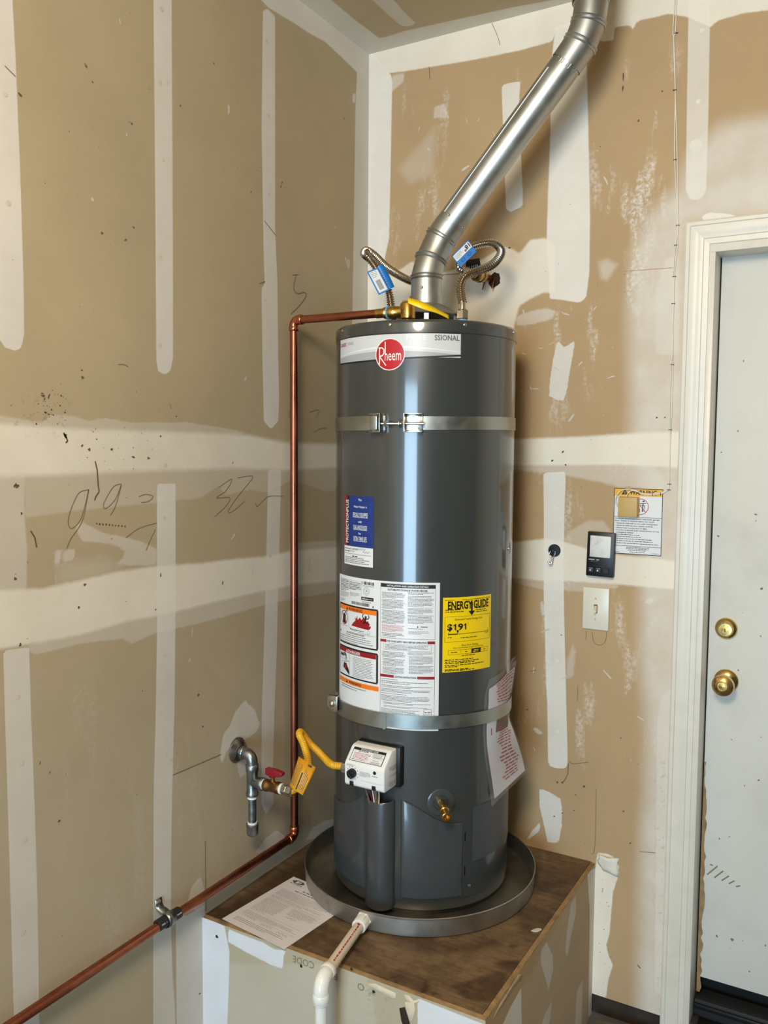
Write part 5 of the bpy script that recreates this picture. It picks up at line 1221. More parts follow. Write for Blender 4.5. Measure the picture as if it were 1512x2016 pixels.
# ================================================================== FLUE
fx = _thing('flue_pipe', 'galvanised metal flue pipe slanting from the heater up to the ceiling', 'flue pipe', None)
FR = .0405
f0 = np.array([TX, TY, ZT + .082]); fA = atdepth(838, 546, 2.325); fA = np.array([TX, TY, fA[2]])
fB = atdepth(848, 512, 2.33); fC = atdepth(868, 468, 2.335); fD = atdepth(1126, 112, 2.155)
sdir = (fD - fC) / np.linalg.norm(fD - fC)
fE = atdepth(1146, 82, 2.145); fF = atdepth(1159, 45, 2.135); fG = fF + np.array([.006, 0, .05]); fH = np.array([fG[0], fG[1], ZC])
fCe = fC + sdir * .045
def bead(mb, c, ax, r, n=2, gap=.008):
    for k in range(n):
        mb.lathe([(r - .001, -.0032), (r + .0022, 0), (r - .001, .0032)], np.array(c) + np.array(ax) * (k - (n - 1) / 2) * gap, ax, 48)
nz = lambda v: v / np.linalg.norm(v)
b1 = MB(); b1.tube([f0, fA, fB, fC, fCe], FR + .0008, 48, False)
for a, b, c in ((f0, fA, fB), (fA, fB, fC), (fB, fC, fCe)): bead(b1, b, nz(nz(b - a) + nz(c - b)), FR + .0022)
b1.build('lower_elbow', 'galv', fx, 50)
ps = MB(); ps.tube([fC + sdir * .030, fC + sdir * .05, fD - sdir * .05, fD - sdir * .012], [FR - .0016, FR, FR, FR - .0012], 56, False)
# lock seam along the pipe
sv = nz(np.cross(sdir, FWD)); so = fC * 0 + (sv * .72 - nz(FWD - sdir * (FWD @ sdir)) * .69) * FR
ps.build('straight_pipe', 'galv', fx, 50)
MB().tube([fC + sdir * .06 + so, fD - sdir * .055 + so], .0022, 8).build('lock_seam', 'galv', fx, 50)
cr = MB(); vs = []; fs = []; n = 96
u_ = nz(np.cross(sdir, [0, 0, 1])); w2 = np.cross(sdir, u_)
for j, (h, k) in enumerate(((-.034, 0), (-.026, 1), (-.012, 1), (-.002, .6))):
    for i in range(n):
        a = 2 * PI * i / n; r = FR - .0006 - .0024 * k * (i % 4 < 2); vs.append(fD + sdir * h + (u_ * math.cos(a) + w2 * math.sin(a)) * r)
for j in range(3):
    for i in range(n): fs.append((j * n + i, j * n + (i + 1) % n, (j + 1) * n + (i + 1) % n, (j + 1) * n + i))
cr.add(vs, fs).build('crimped_end', 'galv', fx, 30)
b2 = MB(); b2.tube([fD - sdir * .022, fE - sdir * .006, fF, fG, fG + np.array([0, 0, .06])], FR + .0012, 48, False)
for a, b, c in ((fD, fE - sdir * .006, fF), (fE, fF, fG), (fF, fG, fH)): bead(b2, b, nz(nz(b - a) + nz(c - b)), FR + .0026)
b2.build('upper_elbow', 'galv', fx, 50)
sl2 = MB(); sl2.lathe([(.0465, .0), (.0475, 0), (.0475, ZC - fG[2] + .03), (.0465, ZC - fG[2] + .03)], fG + np.array([0, 0, .0]), (0, 0, 1), 48); sl2.build('ceiling_sleeve', 'galv', fx, 50)
MB().lathe([(.0462, .012), (.0475, .001), (.0475, -.002), (.0440, -.002), (.0440, .012)], fG, (0, 0, 1), 48).build('sleeve_rim', 'oldbrass', fx, 40)
for (px, py, dp_) in ((912, 449, 2.31), (884, 423, 2.31), (1131, 134, 2.13)):
    q = atdepth(px, py, dp_ - .03); MB().lathe([(.0038, 0), (.0038, .002), (.002, .0034), (0, .0034)], q, nz(-FWD + RIGHT * .6), 10).build('sheet_metal_screw', 'zinc', fx, 40)
q = np.array([TX, TY, ZT + .112]) + nz(np.array([.2, -1, 0])) * (FR + .001); MB().lathe([(.004, 0), (.004, .002), (.002, .0036), (0, .0036)], q, nz(np.array([.2, -1, 0])), 10).build('sheet_metal_screw', 'zinc', fx, 40)
settle(fx, tuple(f0))

# ================================================================== WATER CONNECTORS
def corrugated(P, name_root, label, plain0=.0, tagfn=None):
    th_ = _thing('water_connector', label, 'hose', 'flexible connectors on top of the heater')
    S, t = resample(spline(P, 10), .00155)
    r = [.0095 + .0027 * math.cos(2 * PI * x / .0062) for x in t]
    MB().tube(S, r, 16).build('corrugated_hose', 'stainless', th_, 60)
    return th_
lp = [NL + (0, 0, .070), atdepth(766, 577, 2.385), atdepth(757, 556, 2.375), atdepth(742, 530, 2.37), atdepth(727, 509, 2.37), atdepth(718, 500, 2.385), atdepth(722, 494, 2.405), atdepth(738, 504, 2.43), atdepth(765, 529, 2.48), atdepth(805, 552, 2.57), atdepth(830, 558, 2.66), onplane(845, 560, 1, -.004)]
c1_ = corrugated(lp, 'water_connector', 'corrugated metal hose looping left of the flue, with a blue tag')
MB().lathe([(.0095, .0), (.0095, .040), (.009, .041)], NL + (0, 0, .032), (0, 0, 1), 18).build('plain_sleeve', 'stainless', c1_, 40)
MB().lathe([(.0165, .0), (.0165, .018), (.0105, .021), (.009, .021)], NL + (0, 0, .028), (0, 0, 1), 6).build('hose_nut', 'chrome', c1_, 20)
MB().lathe([(.021, 0), (.021, .003), (.013, .004), (.013, .03), (.011, .03)], lp[-1] + np.array([0, .003, 0]), nz(lp[-2] - lp[-1]), 24).build('wall_fitting', 'brass', c1_, 30)
rp = [NR + (0, 0, .070), atdepth(907, 575, 2.283), atdepth(908, 556, 2.285), atdepth(918, 541, 2.285), atdepth(941, 533, 2.29), atdepth(966, 523, 2.30), atdepth(982, 508, 2.315), atdepth(987, 494, 2.33), atdepth(978, 482, 2.345), atdepth(960, 478, 2.36), atdepth(935, 484, 2.37), atdepth(916, 496, 2.38), atdepth(905, 511, 2.39), atdepth(903, 525, 2.40), atdepth(915, 533, 2.42), atdepth(938, 541, 2.45)]
c2_ = corrugated(rp, 'water_connector', 'corrugated metal hose curled right of the flue, with a blue tag')
MB().lathe([(.0095, .0), (.0095, .040), (.009, .041)], NR + (0, 0, .032), (0, 0, 1), 18).build('plain_sleeve', 'stainless', c2_, 40)
MB().lathe([(.0165, .0), (.0165, .020), (.0105, .025), (.009, .025)], NR + (0, 0, .028), (0, 0, 1), 6).build('hose_nut', 'chrome', c2_, 20)
def card(quad, name, parent, m, thick=.0008):
    """card given by four corners (bottom-left, bottom-right, top-right, top-left); returns its print surface"""
    a, b, c, e = [np.array(q) for q in quad]; nn = nz(np.cross(b - a, e - a))
    if nn @ FWD > 0: nn = -nn
    def fn(u, v, l): return tuple((a * (1 - u) + b * u) * (1 - v) + (e * (1 - u) + c * u) * v + nn * l)
    mb = MB(); mb.prism([(0, 0), (1, 0), (1, 1), (0, 1)], lambda u, v, d_: fn(u, v, d_), -thick, 0)
    return mb.build(name, m, parent, 0), Decal(fn, 2)
def wrapband(P, r, m, name, parent, a=None):
    return MB().tube(P, r, 20).build(name, m, parent, 50)
# left tag: blue band round the hose and a card
wrapband([atdepth(746, 525, 2.372), atdepth(757, 545, 2.376), atdepth(768, 569, 2.384)], .0138, 'tagblue', 'tag_band', c1_)
o, d = card([atdepth(746, 581, 2.362), atdepth(766, 571, 2.364), atdepth(743, 527, 2.355), atdepth(722, 535, 2.353)], 'tag_card', c1_, 'tagblue')
d.rect(.12, .06, .92, .94, 'tag_field', 'white', .0003); d.para(.2, .8, .92, .66, 4, 'printed_lines', 'greyink', .5, .6, .0005); d.rect(.3, .15, .7, .55, 'barcode', 'greyink', .0005)
for k in range(5): d.rect(.34 + k * .07, .14, .365 + k * .07, .56, 'barcode_gaps', 'white', .0007)
d.build(o)
wrapband([atdepth(930, 486, 2.371), atdepth(915, 497, 2.381), atdepth(906, 511, 2.39)], .0138, 'tagblue', 'tag_band', c2_)
o, d = card([atdepth(907, 526, 2.352), atdepth(938, 495, 2.352), atdepth(921, 472, 2.357), atdepth(889, 504, 2.357)], 'tag_card', c2_, 'tagblue')
d.rect(.03, .45, .97, .92, 'tag_field', 'white', .0003); d.text('18"', .76, .69, .30, 'lettering', 'ink', width=.34, rot=PI, lift=.0006, bold=.03); d.para(.08, .52, .85, .52, 4, 'printed_lines', 'greyink', .45, .7, .0005)
for k, uu in enumerate((.3, .68)): d.disc((uu, .22), .07, .11, 'droplet_mark', mat('dark_blue_print', hx(10, 76, 150), .4) if k == 0 else bpy.data.materials['dark_blue_print'], .0005, 16, 1, 1)
d.build(o)
settle(c1_, tuple(NL)); settle(c2_, tuple(NR))
# shut-off valve on the back wall where the right hose ends
sv_ = _thing('shutoff_valve', 'brass shut-off valve on the back wall behind the right hose', 'valve', None)
wp = np.array([BW(966, 549)[0], 0, BW(966, 549)[1]]); ve = rp[-1]; ax_ = nz(ve - (wp + np.array([0, -.05, 0])))
vb = MB(); vb.lathe([(.013, -.05), (.013, -.02), (.019, -.018), (.0205, -.004), (.0205, .008), (.0165, .012), (.0165, .026), (.0185, .028), (.0185, .040), (.012, .043)], ve - ax_ * .04, ax_, 24)
vb.build('valve_body', 'brass', sv_, 40)
MB().tube([wp + np.array([0, .01, 0]), wp + np.array([0, -.05, 0]), ve - ax_ * .075], .0112, 18).build('copper_stub', 'copper', sv_, 40)
MB().lathe([(.0165, 0), (.0165, .016), (.012, .018)], ve - ax_ * .012, ax_, 6).build('hose_nut', 'oldbrass', sv_, 20)
for dx_ in (-.016, .014): MB().tube([wp + np.array([dx_, -.006, -.002]), wp + np.array([dx_ + .002, -.02, -.02]), wp + np.array([dx_, -.022, -.034])], .0022, 8).build('copper_clip', 'copper', sv_, 40)
hb = Decal(lambda u, v, l: (u, -l, v), 1); hb.poly(irregular((wp[0] + .012, wp[2] - .004), .021, 18, 1.0, .5, .2), 'wall_hole', 'hole', .0008); hb.build(sv_)
o, d = card([atdepth(915, 545, 2.475), atdepth(948, 532, 2.475), atdepth(944, 508, 2.48), atdepth(918, 512, 2.48)], 'barcode_tag', sv_, 'black')
d.rect(.1, .1, .5, .6, 'tag_field', 'ink', .0003)
for k in range(6): d.rect(.15 + k * .12, .08, .19 + k * .12, .55, 'barcode', 'white', .0006)
d.build(o)
settle(sv_, tuple(wp))

# ================================================================== COPPER DISCHARGE LINE
cpx, cpy, czt, czb = .034, -.4505, 2.0135, .5405
cp_ = _thing('copper_pipe', 'long copper relief discharge pipe running down and along the left wall', 'pipe', None)
CRr = .0111
tpo_ = tv + np.array([-.052, 0, .0345]); hx0 = np.array([tpo_[0] - .028, cpy, czt - .001])
MB().tube([(cpx + .02, cpy, czt), hx0], CRr, 24).build('horizontal_run', 'copper', cp_, 40)
MB().tube([(cpx, cpy, czb + .02), (cpx, cpy, czt - .02)], CRr, 24).build('vertical_run', 'copper', cp_, 40)
MB().tube([(cpx, cpy - .02, czb), (cpx, -1.95, czb - .012)], CRr, 24).build('wall_run', 'copper', cp_, 40)
def elbow(a, b, c, name):
    P = arc_path(a, b, c, .016, 10); d0 = nz(np.array(a) - np.array(b)); d1_ = nz(np.array(c) - np.array(b)); b = np.array(b)
    mb = MB(); mb.tube([b + d0 * .030] + list(P) + [b + d1_ * .030], .0128, 24)
    for dd3 in (d0, d1_):
        mb.lathe([(.0128, -.006), (.0139, -.005), (.0139, .005), (.0128, .006), (.0118, .0065)], b + dd3 * .024, dd3, 24)
    return mb.build(name, 'copper2', cp_, 50)
elbow((cpx + .1, cpy, czt), (cpx, cpy, czt), (cpx, cpy, czt - .1), 'elbow'); elbow((cpx, cpy, czb + .1), (cpx, cpy, czb), (cpx, cpy - .1, czb), 'elbow')
MB().lathe([(.0125, 0), (.0125, .022), (.0150, .024), (.0150, .030), (.0135, .032), (.0135, .040), (.011, .042)], hx0 - np.array([.012, 0, 0]), (1, 0, 0), 20).build('male_adapter', 'brass', cp_, 40)
MB().lathe([(.0168, 0), (.0168, .003)], hx0 + np.array([.022, 0, 0]), (1, 0, 0), 20, caps=True).build('blue_thread_tape', 'nipblue', cp_, 40)
settle(cp_, (cpx, cpy, czb))
# wall clamp with black lining
cy0 = LW(331, 1809, cpx)[0]
pc_ = _thing('pipe_clamp', 'grey metal pipe clamp with black lining holding the copper pipe to the wall', 'clamp', None)
MB().tube([(cpx, cy0 - .035, czb - .0015), (cpx, cy0 + .035, czb - .0015)], .0140, 24).build('black_lining', 'rubber', pc_, 40)
lt = Decal(lambda u, v, l: (cpx + (.0142 + l) * math.cos(.35 + v / .014), cy0 + u, czb - .0015 + (.0142 + l) * math.sin(.35 + v / .014)), .02)
lt.micro(-.034, -.016, 0, .005, 'printed_lines', 'silver2', lift=.0003); lt.micro(.016, .034, 0, .005, 'printed_lines', 'silver2', lift=.0003); lt.build(pc_)
cb = MB(); vs = []; fs = []; sec = []
for k in range(15):
    a = rad(120 - 240 * k / 14); sec.append((cpx + .0158 * math.cos(a), czb - .0015 + .0158 * math.sin(a)))
sec = [(.0015, czb + .040), (.0030, czb + .026), (.009, czb + .0175), (.022, czb + .0150)] + sec + [(.022, czb - .018), (.009, czb - .0205), (.0030, czb - .028), (.0015, czb - .036)]
for i, (x, z) in enumerate(sec):
    for y in (-.011, .011): vs.append((x, cy0 + y, z))
for i in range(len(sec) - 1): fs.append((2 * i, 2 * i + 1, 2 * i + 3, 2 * i + 2))
co = cb.add(vs, fs).build('clamp_band', 'iron', pc_, 50); sol = co.modifiers.new('thickness', 'SOLIDIFY'); sol.thickness = .002
MB().lathe([(.006, 0), (.006, .003), (0, .004)], (.003, cy0, czb + .033), (1, 0, 0), 12).build('screw', 'zinc', pc_, 40)
settle(pc_, (0, cy0, czb))

# ================================================================== GAS STUB, VALVE AND YELLOW FLEX
gy, gzf = -.664, .8555
gx = .052
ga = _thing('gas_stub', 'galvanised gas pipe stub with tee, drip leg and red-handled valve on left wall', 'gas pipe', None)
MB().lathe([(.034, .0005), (.034, .003), (.031, .006), (.020, .010), (.014, .012), (.0115, .013)], (0, gy, gzf), (1, 0, 0), 40).build('wall_flange', 'rust', ga, 40)
MB().tube([(.0, gy, gzf), (gx - .018, gy, gzf - .003)], .0105, 20).build('nipple', 'iron', ga, 40)
ge = np.array([gx, gy, gzf - .004]); gt = np.array([gx, gy, .779])
P = arc_path((0, gy, ge[2]), ge, (gx, gy, gt[2]), .020, 10)
eb = MB(); eb.tube([(gx - .034, gy, ge[2])] + list(P) + [(gx, gy, ge[2] - .034)], .0148, 24)
eb.lathe([(.0148, -.007), (.0172, -.005), (.0172, .004), (.0150, .006)], (gx - .030, gy, ge[2]), (1, 0, 0), 24); eb.lathe([(.0148, -.007), (.0172, -.005), (.0172, .005), (.0130, .007)], (gx, gy, ge[2] - .032), (0, 0, -1), 24)
eb.build('elbow', 'iron', ga, 50)
MB().lathe([(.0128, 0), (.0128, .008)], (gx, gy, ge[2] - .046), (0, 0, 1), 20, caps=True).build('thread_tape', 'ptfe', ga, 40)
te = MB(); te.lathe([(.0165, -.038), (.0172, -.030), (.0150, -.026), (.0150, .026), (.0172, .030), (.0165, .038), (.011, .038)], gt, (0, 0, 1), 24); te.lathe([(.0150, 0), (.0150, .024), (.0172, .027), (.0172, .037), (.0165, .038), (.010, .038)], gt, (1, 0, 0), 24); te.build('tee', 'iron', ga, 50)
MB().lathe([(.0128, 0), (.0128, .007)], (gx, gy, gt[2] - .046), (0, 0, 1), 20, caps=True).build('thread_tape', 'ptfe', ga, 40)
gcz = LW(495, 1640, gx)[1]
MB().tube([(gx, gy, gt[2] - .03), (gx, gy, gcz + .015)], .0107, 20).build('drip_leg', 'iron', ga, 40)
MB().lathe([(.0128, 0), (.0128, .006)], (gx, gy, gcz + .0235), (0, 0, 1), 20, caps=True).build('thread_tape', 'ptfe', ga, 40)
MB().lathe([(0, -.008), (.012, -.007), (.0155, -.003), (.0158, .016), (.0166, .018), (.0166, .024), (.011, .025)], (gx, gy, gcz), (0, 0, 1), 20).build('pipe_cap', 'iron', ga, 40)
MB().lathe([(.0142, 0), (.0142, .008)], (gx + .036, gy, gt[2]), (1, 0, 0), 20, caps=True).build('thread_tape', 'ptfe', ga, 40)
vx = gx + .042
vbd = MB().lathe([(.0150, 0), (.0162, .003), (.0162, .012), (.0140, .016), (.0150, .026), (.0140, .036), (.0162, .040), (.0162, .049), (.0150, .052), (.010, .052)], (vx, gy, gt[2]), (1, 0, 0), 24).build('ball_valve', 'oldbrass', ga, 40)
MB().lathe([(.0055, 0), (.0055, .022), (.004, .023)], (vx + .026, gy, gt[2] + .008), (0, 0, 1), 14).build('valve_stem', 'brass', vbd, 40)
hd = MB(); hd.prism([(-.020, -.008), (-.010, -.009), (-.006, -.014), (.006, -.014), (.010, -.009), (.030, -.005), (.034, -.001), (.034, .006), (.012, .010), (-.020, .010)], lambda a, b, c: (vx + .026 + a, gy + c, gt[2] + .038 + b), -.0075, .0075, .002, 2); hd.build('valve_handle', 'redplastic', vbd, 40)
MB().lathe([(.0142, 0), (.0142, .008)], (vx + .051, gy, gt[2]), (1, 0, 0), 20, caps=True).build('thread_tape', 'ptfe', ga, 40)
settle(ga, (0, gy, gzf))
gfx = _thing('gas_hose', 'yellow coated flexible gas hose with a folded amber warning tag', 'hose', None)
nx0 = vx + .058
MB().lathe([(.0125, 0), (.0155, .002), (.0155, .012), (.0125, .014), (.0150, .016), (.0150, .030), (.0105, .034)], (nx0, gy, gt[2]), (1, 0, 0), 6).build('hose_nut', 'zinc', gfx, 20)
gl = np.array([GX - gw, GY - .036, GZ - .012])
hp_ = [np.array([nx0 + .028, gy, gt[2]]), atdepth(593, 1546, 2.215), atdepth(603, 1528, 2.225), atdepth(607, 1508, 2.235), atdepth(604, 1486, 2.245), atdepth(597, 1463, 2.25), atdepth(590, 1448, 2.255), atdepth(591, 1441, 2.268), atdepth(598, 1448, 2.280), atdepth(610, 1464, 2.28), atdepth(627, 1480, 2.265), atdepth(643, 1497, 2.245), atdepth(655, 1506, 2.225), gl + np.array([-.030, 0, .001])]
S, t = resample(spline(hp_, 10), .0012)
MB().tube(S, [.0094 + .0006 * math.cos(2 * PI * x / .0048) for x in t], 16).build('coated_hose', 'gasyel', gfx, 60)
MB().lathe([(.0105, 0), (.0140, .003), (.0140, .016), (.0110, .018), (.0110, .028)], gl - np.array([.030, 0, 0]), (1, 0, 0), 6).build('hose_nut', 'zinc', gfx, 20)
MB().lathe([(.0128, 0), (.0128, .012), (.0100, .014)], gl - np.array([.011, 0, 0]), (1, 0, 0), 20).build('flare_adapter', 'zinc', gfx, 30)
# folded tag: a curled sheet
tl0, tl1, tr1, tr0 = [atdepth(*q) for q in ((588, 1489, 2.215), (570, 1547, 2.185), (596, 1566, 2.160), (622, 1511, 2.185))]
def tfn(u, v, l):
    p = (tl1 * (1 - u) + tr1 * u) * (1 - v) + (tl0 * (1 - u) + tr0 * u) * v
    nn = nz(np.cross(tr1 - tl1, tl0 - tl1)); nn = -nn if nn @ FWD > 0 else nn
    return tuple(p + nn * (.012 * math.sin(PI * u) + l))
tg = MB(); vs = []; fs = []; n = 14
for i in range(n + 1):
    for v in (0, 1): vs.append(tfn(i / n, v, 0))
for i in range(n): fs.append((2 * i, 2 * i + 2, 2 * i + 3, 2 * i + 1))
o = tg.add(vs, fs).build('warning_tag', 'tagyel', gfx, 60); sol = o.modifiers.new('thickness', 'SOLIDIFY'); sol.thickness = .0008; sol.offset = 0
d = Decal(tfn, .08)
for k in range(7): d.line((.05 + k * .072, .10), (.05 + k * .072, .10 + rnd.uniform(.55, .8)), .022, 'printed_lines', 'speck' if k % 3 == 2 else 'oldink' if 'oldink' in M else 'greyink', .0009)
d.line((.60, .04), (.60, .62), .075, 'black_bar', 'ink', .0009)
for k in range(4): d.line((.70 + k * .065, .10), (.70 + k * .065, .10 + rnd.uniform(.5, .75)), .022, 'printed_lines', 'greyink', .0009)
d.rect(.70, .90, .86, .97, 'black_bar', 'ink', .0009)
d.build(o)
settle(gfx, (nx0, gy, gt[2]))

# ================================================================== DOCUMENT SLEEVE
bg = _thing('document_sleeve', 'clear plastic sleeve with printed manual tucked behind the lower strap', 'document', None)
rows = [((963, 1338), (1014, 1292), .004, .010), ((956, 1362), (1016, 1312), .004, .018), ((953, 1386), (1006, 1374), .003, .003), ((952, 1412), (1004, 1400), .003, .003), ((951, 1436), (1005, 1416), .0035, .007), ((953, 1475), (1016, 1445), .006, .022), ((960, 1530), (1030, 1488), .010, .034), ((968, 1588), (1037, 1519), .014, .042)]
def rowpt(p, r):
    q = TK(p[0], p[1], TR + r); return np.array(q)
RW = [(rowpt(a, ra), rowpt(b, rb2)) for a, b, ra, rb2 in rows]
SV = spline_rows = []
Lq = spline([r[0] for r in RW], 4); Rq = spline([r[1] for r in RW], 4)
def bagpt(u, v, l):
    """u across 0..1, v from bottom 0 to top 1"""
    s = (1 - v) * (len(Lq) - 1); i = min(int(s), len(Lq) - 2); f = s - i
    a = Lq[i] * (1 - f) + Lq[i + 1] * f; b = Rq[i] * (1 - f) + Rq[i + 1] * f
    p = a * (1 - u) + b * u; dx, dy = p[0] - TX, p[1] - TY; r = math.hypot(dx, dy)
    ra, rb3 = math.hypot(a[0] - TX, a[1] - TY), math.hypot(b[0] - TX, b[1] - TY)
    rr = ra * (1 - u) + rb3 * u
    rr = max(min(r, max(rr, TR + .0030)), TR + .0030)
    k = (rr + l) / r
    return (TX + dx * k, TY + dy * k, p[2])
def bagsheet(u0, u1, v0, v1, lift, name, m, nu=28, nv=40):
    mb = MB(); vs = []; fs = []
    for j in range(nv + 1):
        for i in range(nu + 1): vs.append(bagpt(u0 + (u1 - u0) * i / nu, v0 + (v1 - v0) * j / nv, lift))
    for j in range(nv):
        for i in range(nu): a = j * (nu + 1) + i; fs.append((a, a + 1, a + nu + 2, a + nu + 1))
    return mb.add(vs, fs).build(name, m, bg, 60)
man = bagsheet(.10, .97, .02, .86, -.0007, 'manual', 'paper')
bagsheet(0, 1, 0, 1, .0004, 'plastic_sleeve', 'clear')
d = Decal(lambda u, v, l: bagpt(u, v, l - .0007), .05)
d.rect(.36, .37, .84, .565, 'dark_picture', mat('dark_print', hx(58, 52, 52), .5), .0003)
def redline(u0, u1, v, h):
    u = u0
    while u < u1:
        w_ = min(rnd.uniform(.05, .16), u1 - u); d.rect(u, v - h / 2, u + w_, v + h / 2, 'red_print', 'pinkink', .0005); u += w_ + .022
for k in range(8): redline(.30 + .02 * (k % 3), .93, .848 - k * .0175, .0075)
for k in range(6): redline(.46, .92, .57 - k * .018, .0075)
for k in range(2): redline(.44, .80, .452 - k * .018, .0075)
for k in range(19): redline(.36 + .14 * abs(math.sin(k * .55)), .90 - .12 * abs(math.cos(k * .37)), .405 - k * .0185, .008)
d.rect(.22, .36, .245, .42, 'red_print', 'redink', .0004)
d.build(man)
settle(bg, tuple(RW[3][0]))

# ================================================================== THINGS ON THE BACK WALL
def bwfn(px, py): p = BW(px, py); return np.array([p[0], 0, p[1]])
# garage door warning placard
q = [BW(1208, 1092), BW(1304, 1092), BW(1304, 962), BW(1208, 962)]
sx0, sx1 = (q[0][0] + q[3][0]) / 2, (q[1][0] + q[2][0]) / 2; sz0, sz1 = (q[0][1] + q[1][1]) / 2, (q[2][1] + q[3][1]) / 2
SW, SH = sx1 - sx0, sz1 - sz0
sg = MB().box(((sx0 + sx1) / 2, -.0009, (sz0 + sz1) / 2), (SW, .0012, SH)).build('warning_placard', 'white', None, 0)
tag(sg, 'white garage door warning placard with an amber heading on the back wall', 'sign')
d = Decal(lambda u, v, l: (sx0 + u, -.0015 - l, sz0 + v), 1)
d.frame(0, 0, SW, SH, .0018, 'border', 'ink', .0002); d.rect(.0018, SH * .885, SW - .0018, SH - .0018, 'amber_heading', 'signyel', .0002)
d.text('WARNING', SW * .60, SH * .942, .0125, 'lettering', 'ink', width=SW * .55, bold=.02); d.poly([(SW * .15, SH * .905), (SW * .30, SH * .905), (SW * .225, SH * .982)], 'lettering', 'ink', .0005); d.text('!', SW * .225, SH * .93, .008, 'amber_mark', 'signyel', lift=.0008, bold=.02)
d.line((0, SH * .565), (SW, SH * .565), .0011, 'rules', 'ink', .0004); d.line((0, SH * .125), (SW, SH * .125), .0011, 'rules', 'ink', .0004)
rc = (SW * .56, SH * .73); d.disc(rc, .0195, .0212, 'prohibition_ring', 'pinkink', .0006, 36, 1.05, 1); d.line((rc[0] - .014, rc[1] + .015), (rc[0] + .014, rc[1] - .015), .0018, 'prohibition_ring', 'pinkink', .0007)
for a, b, t in (((-.004, .008), (.014, .010), .002), ((-.004, .003), (.012, .003), .0014), ((.006, .008), (.004, -.014), .0026), ((.010, .002), (.008, -.014), .0012), ((.004, .014), (.010, .016), .0035), ((-.003, -.006), (-.003, -.016), .002)):
    d.line((rc[0] + a[0], rc[1] + a[1]), (rc[0] + b[0], rc[1] + b[1]), t, 'pictogram', 'ink', .0005)
for t, y, x0, w_ in (('Child can be pinned under automatic garage', .541, .03, .92), ('door. Death or serious injury can result.', .507, .03, .82), ('- Never let child walk or run under moving door.', .470, .04, .88), ('- Never let child use door opener controls.', .435, .04, .78), ('- Always keep moving door in sight.', .400, .04, .66), ('- If person is pinned, push control button or use', .365, .04, .90), ('emergency release.', .330, .07, .36)):
    d.text(t, SW * x0, SH * y, .0034, 'lettering', 'ink', width=SW * w_, align='L', bold=.015)
for y, f_ in ((.295, .48), (.265, .50), (.232, .72), (.20, .74), (.165, .86)): d.micro(SW * .08, SW * (.08 + f_), SH * y, .0026, 'printed_lines', 'ink')
for y, a, b in ((.105, .28, .76), (.085, .28, .74), (.062, .32, .68), (.035, .36, .66)): d.micro(SW * a, SW * b, SH * y, .0024, 'printed_lines', 'ink')
d.micro(SW * .05, SW * .14, SH * .03, .002, 'printed_lines', 'ink'); d.micro(SW * .80, SW * .97, SH * .03, .002, 'printed_lines', 'ink')
d.build(sg)
# small tan junction box on the placard
tb0 = BW(1216, 1017, -.022); tb1 = BW(1255, 980, -.022)
tb = _thing('wiring_box', 'small tan plastic box fixed over the warning placard', 'box', None)
MB().box(((tb0[0] + tb1[0]) / 2, -.0115, (tb0[1] + tb1[1]) / 2), (tb1[0] - tb0[0], .0215, tb1[1] - tb0[1]), bev=.0015).build('box_cover', 'tanbox', tb, 30)
MB().box(((tb0[0] + tb1[0]) / 2, -.0022, (tb0[1] + tb1[1]) / 2), (tb1[0] - tb0[0] + .004, .003, tb1[1] - tb0[1] + .004), bev=.0008).build('base_plate', 'tanbox', tb, 30)
settle(tb, ((tb0[0] + tb1[0]) / 2, 0, tb0[1]))
# stapled low-voltage wire
wi = _thing('bell_wire', 'thin white twin wire stapled down the back wall beside the door casing', 'wire', None)
wpts = [(1333, -40), (1328, 60), (1327, 80), (1330, 180), (1331, 300), (1334, 400), (1335, 445), (1333, 480), (1328, 530), (1326, 600), (1324, 700), (1321, 800), (1319, 900), (1317, 950), (1314, 965), (1300, 971), (1285, 973), (1265, 972)]
for sgn, endp in ((-1, [(1252, 966), (1236, 963), (1222, 966), (1214, 976), (1211, 988), (1216, 996)]), (1, [(1255, 968), (1243, 966), (1236, 971), (1232, 979)])):
    P = []
    for k, (a, b) in enumerate(wpts):
        off_ = sgn * (.9 + (1.6 * math.sin(k * 1.9) if 0 < k < 13 else 0)); q = BW(a + (off_ if k < 14 else 0), b + (off_ if k >= 14 else 0)); P.append((q[0], -.0035, q[1]))
    for (a, b) in endp: q = BW(a, b, -.012); P.append((q[0], -.010, q[1]))
    MB().tube(spline(P, 6), .0014, 8).build('wire_strand', 'wire', wi, 60)
for (a, b, vert) in ((1332, 66, 0), (1329, 178, 0), (1330, 315, 0), (1335, 444, 0), (1331, 483, 0), (1328, 545, 0), (1326, 598, 0), (1324, 718, 0), (1320, 846, 0), (1318, 953, 0), (1317, 964, 0), (1285, 973, 1), (1301, 972, 1)):
    q = BW(a, b); s_ = (.0095, .0045, .0016) if not vert else (.0016, .0045, .0095)
    MB().box((q[0], -.0035, q[1]), s_, bev=.0005).build('staple', 'staple', wi, 30)
q = BW(1317, 964); settle(wi, (q[0], 0, q[1]))
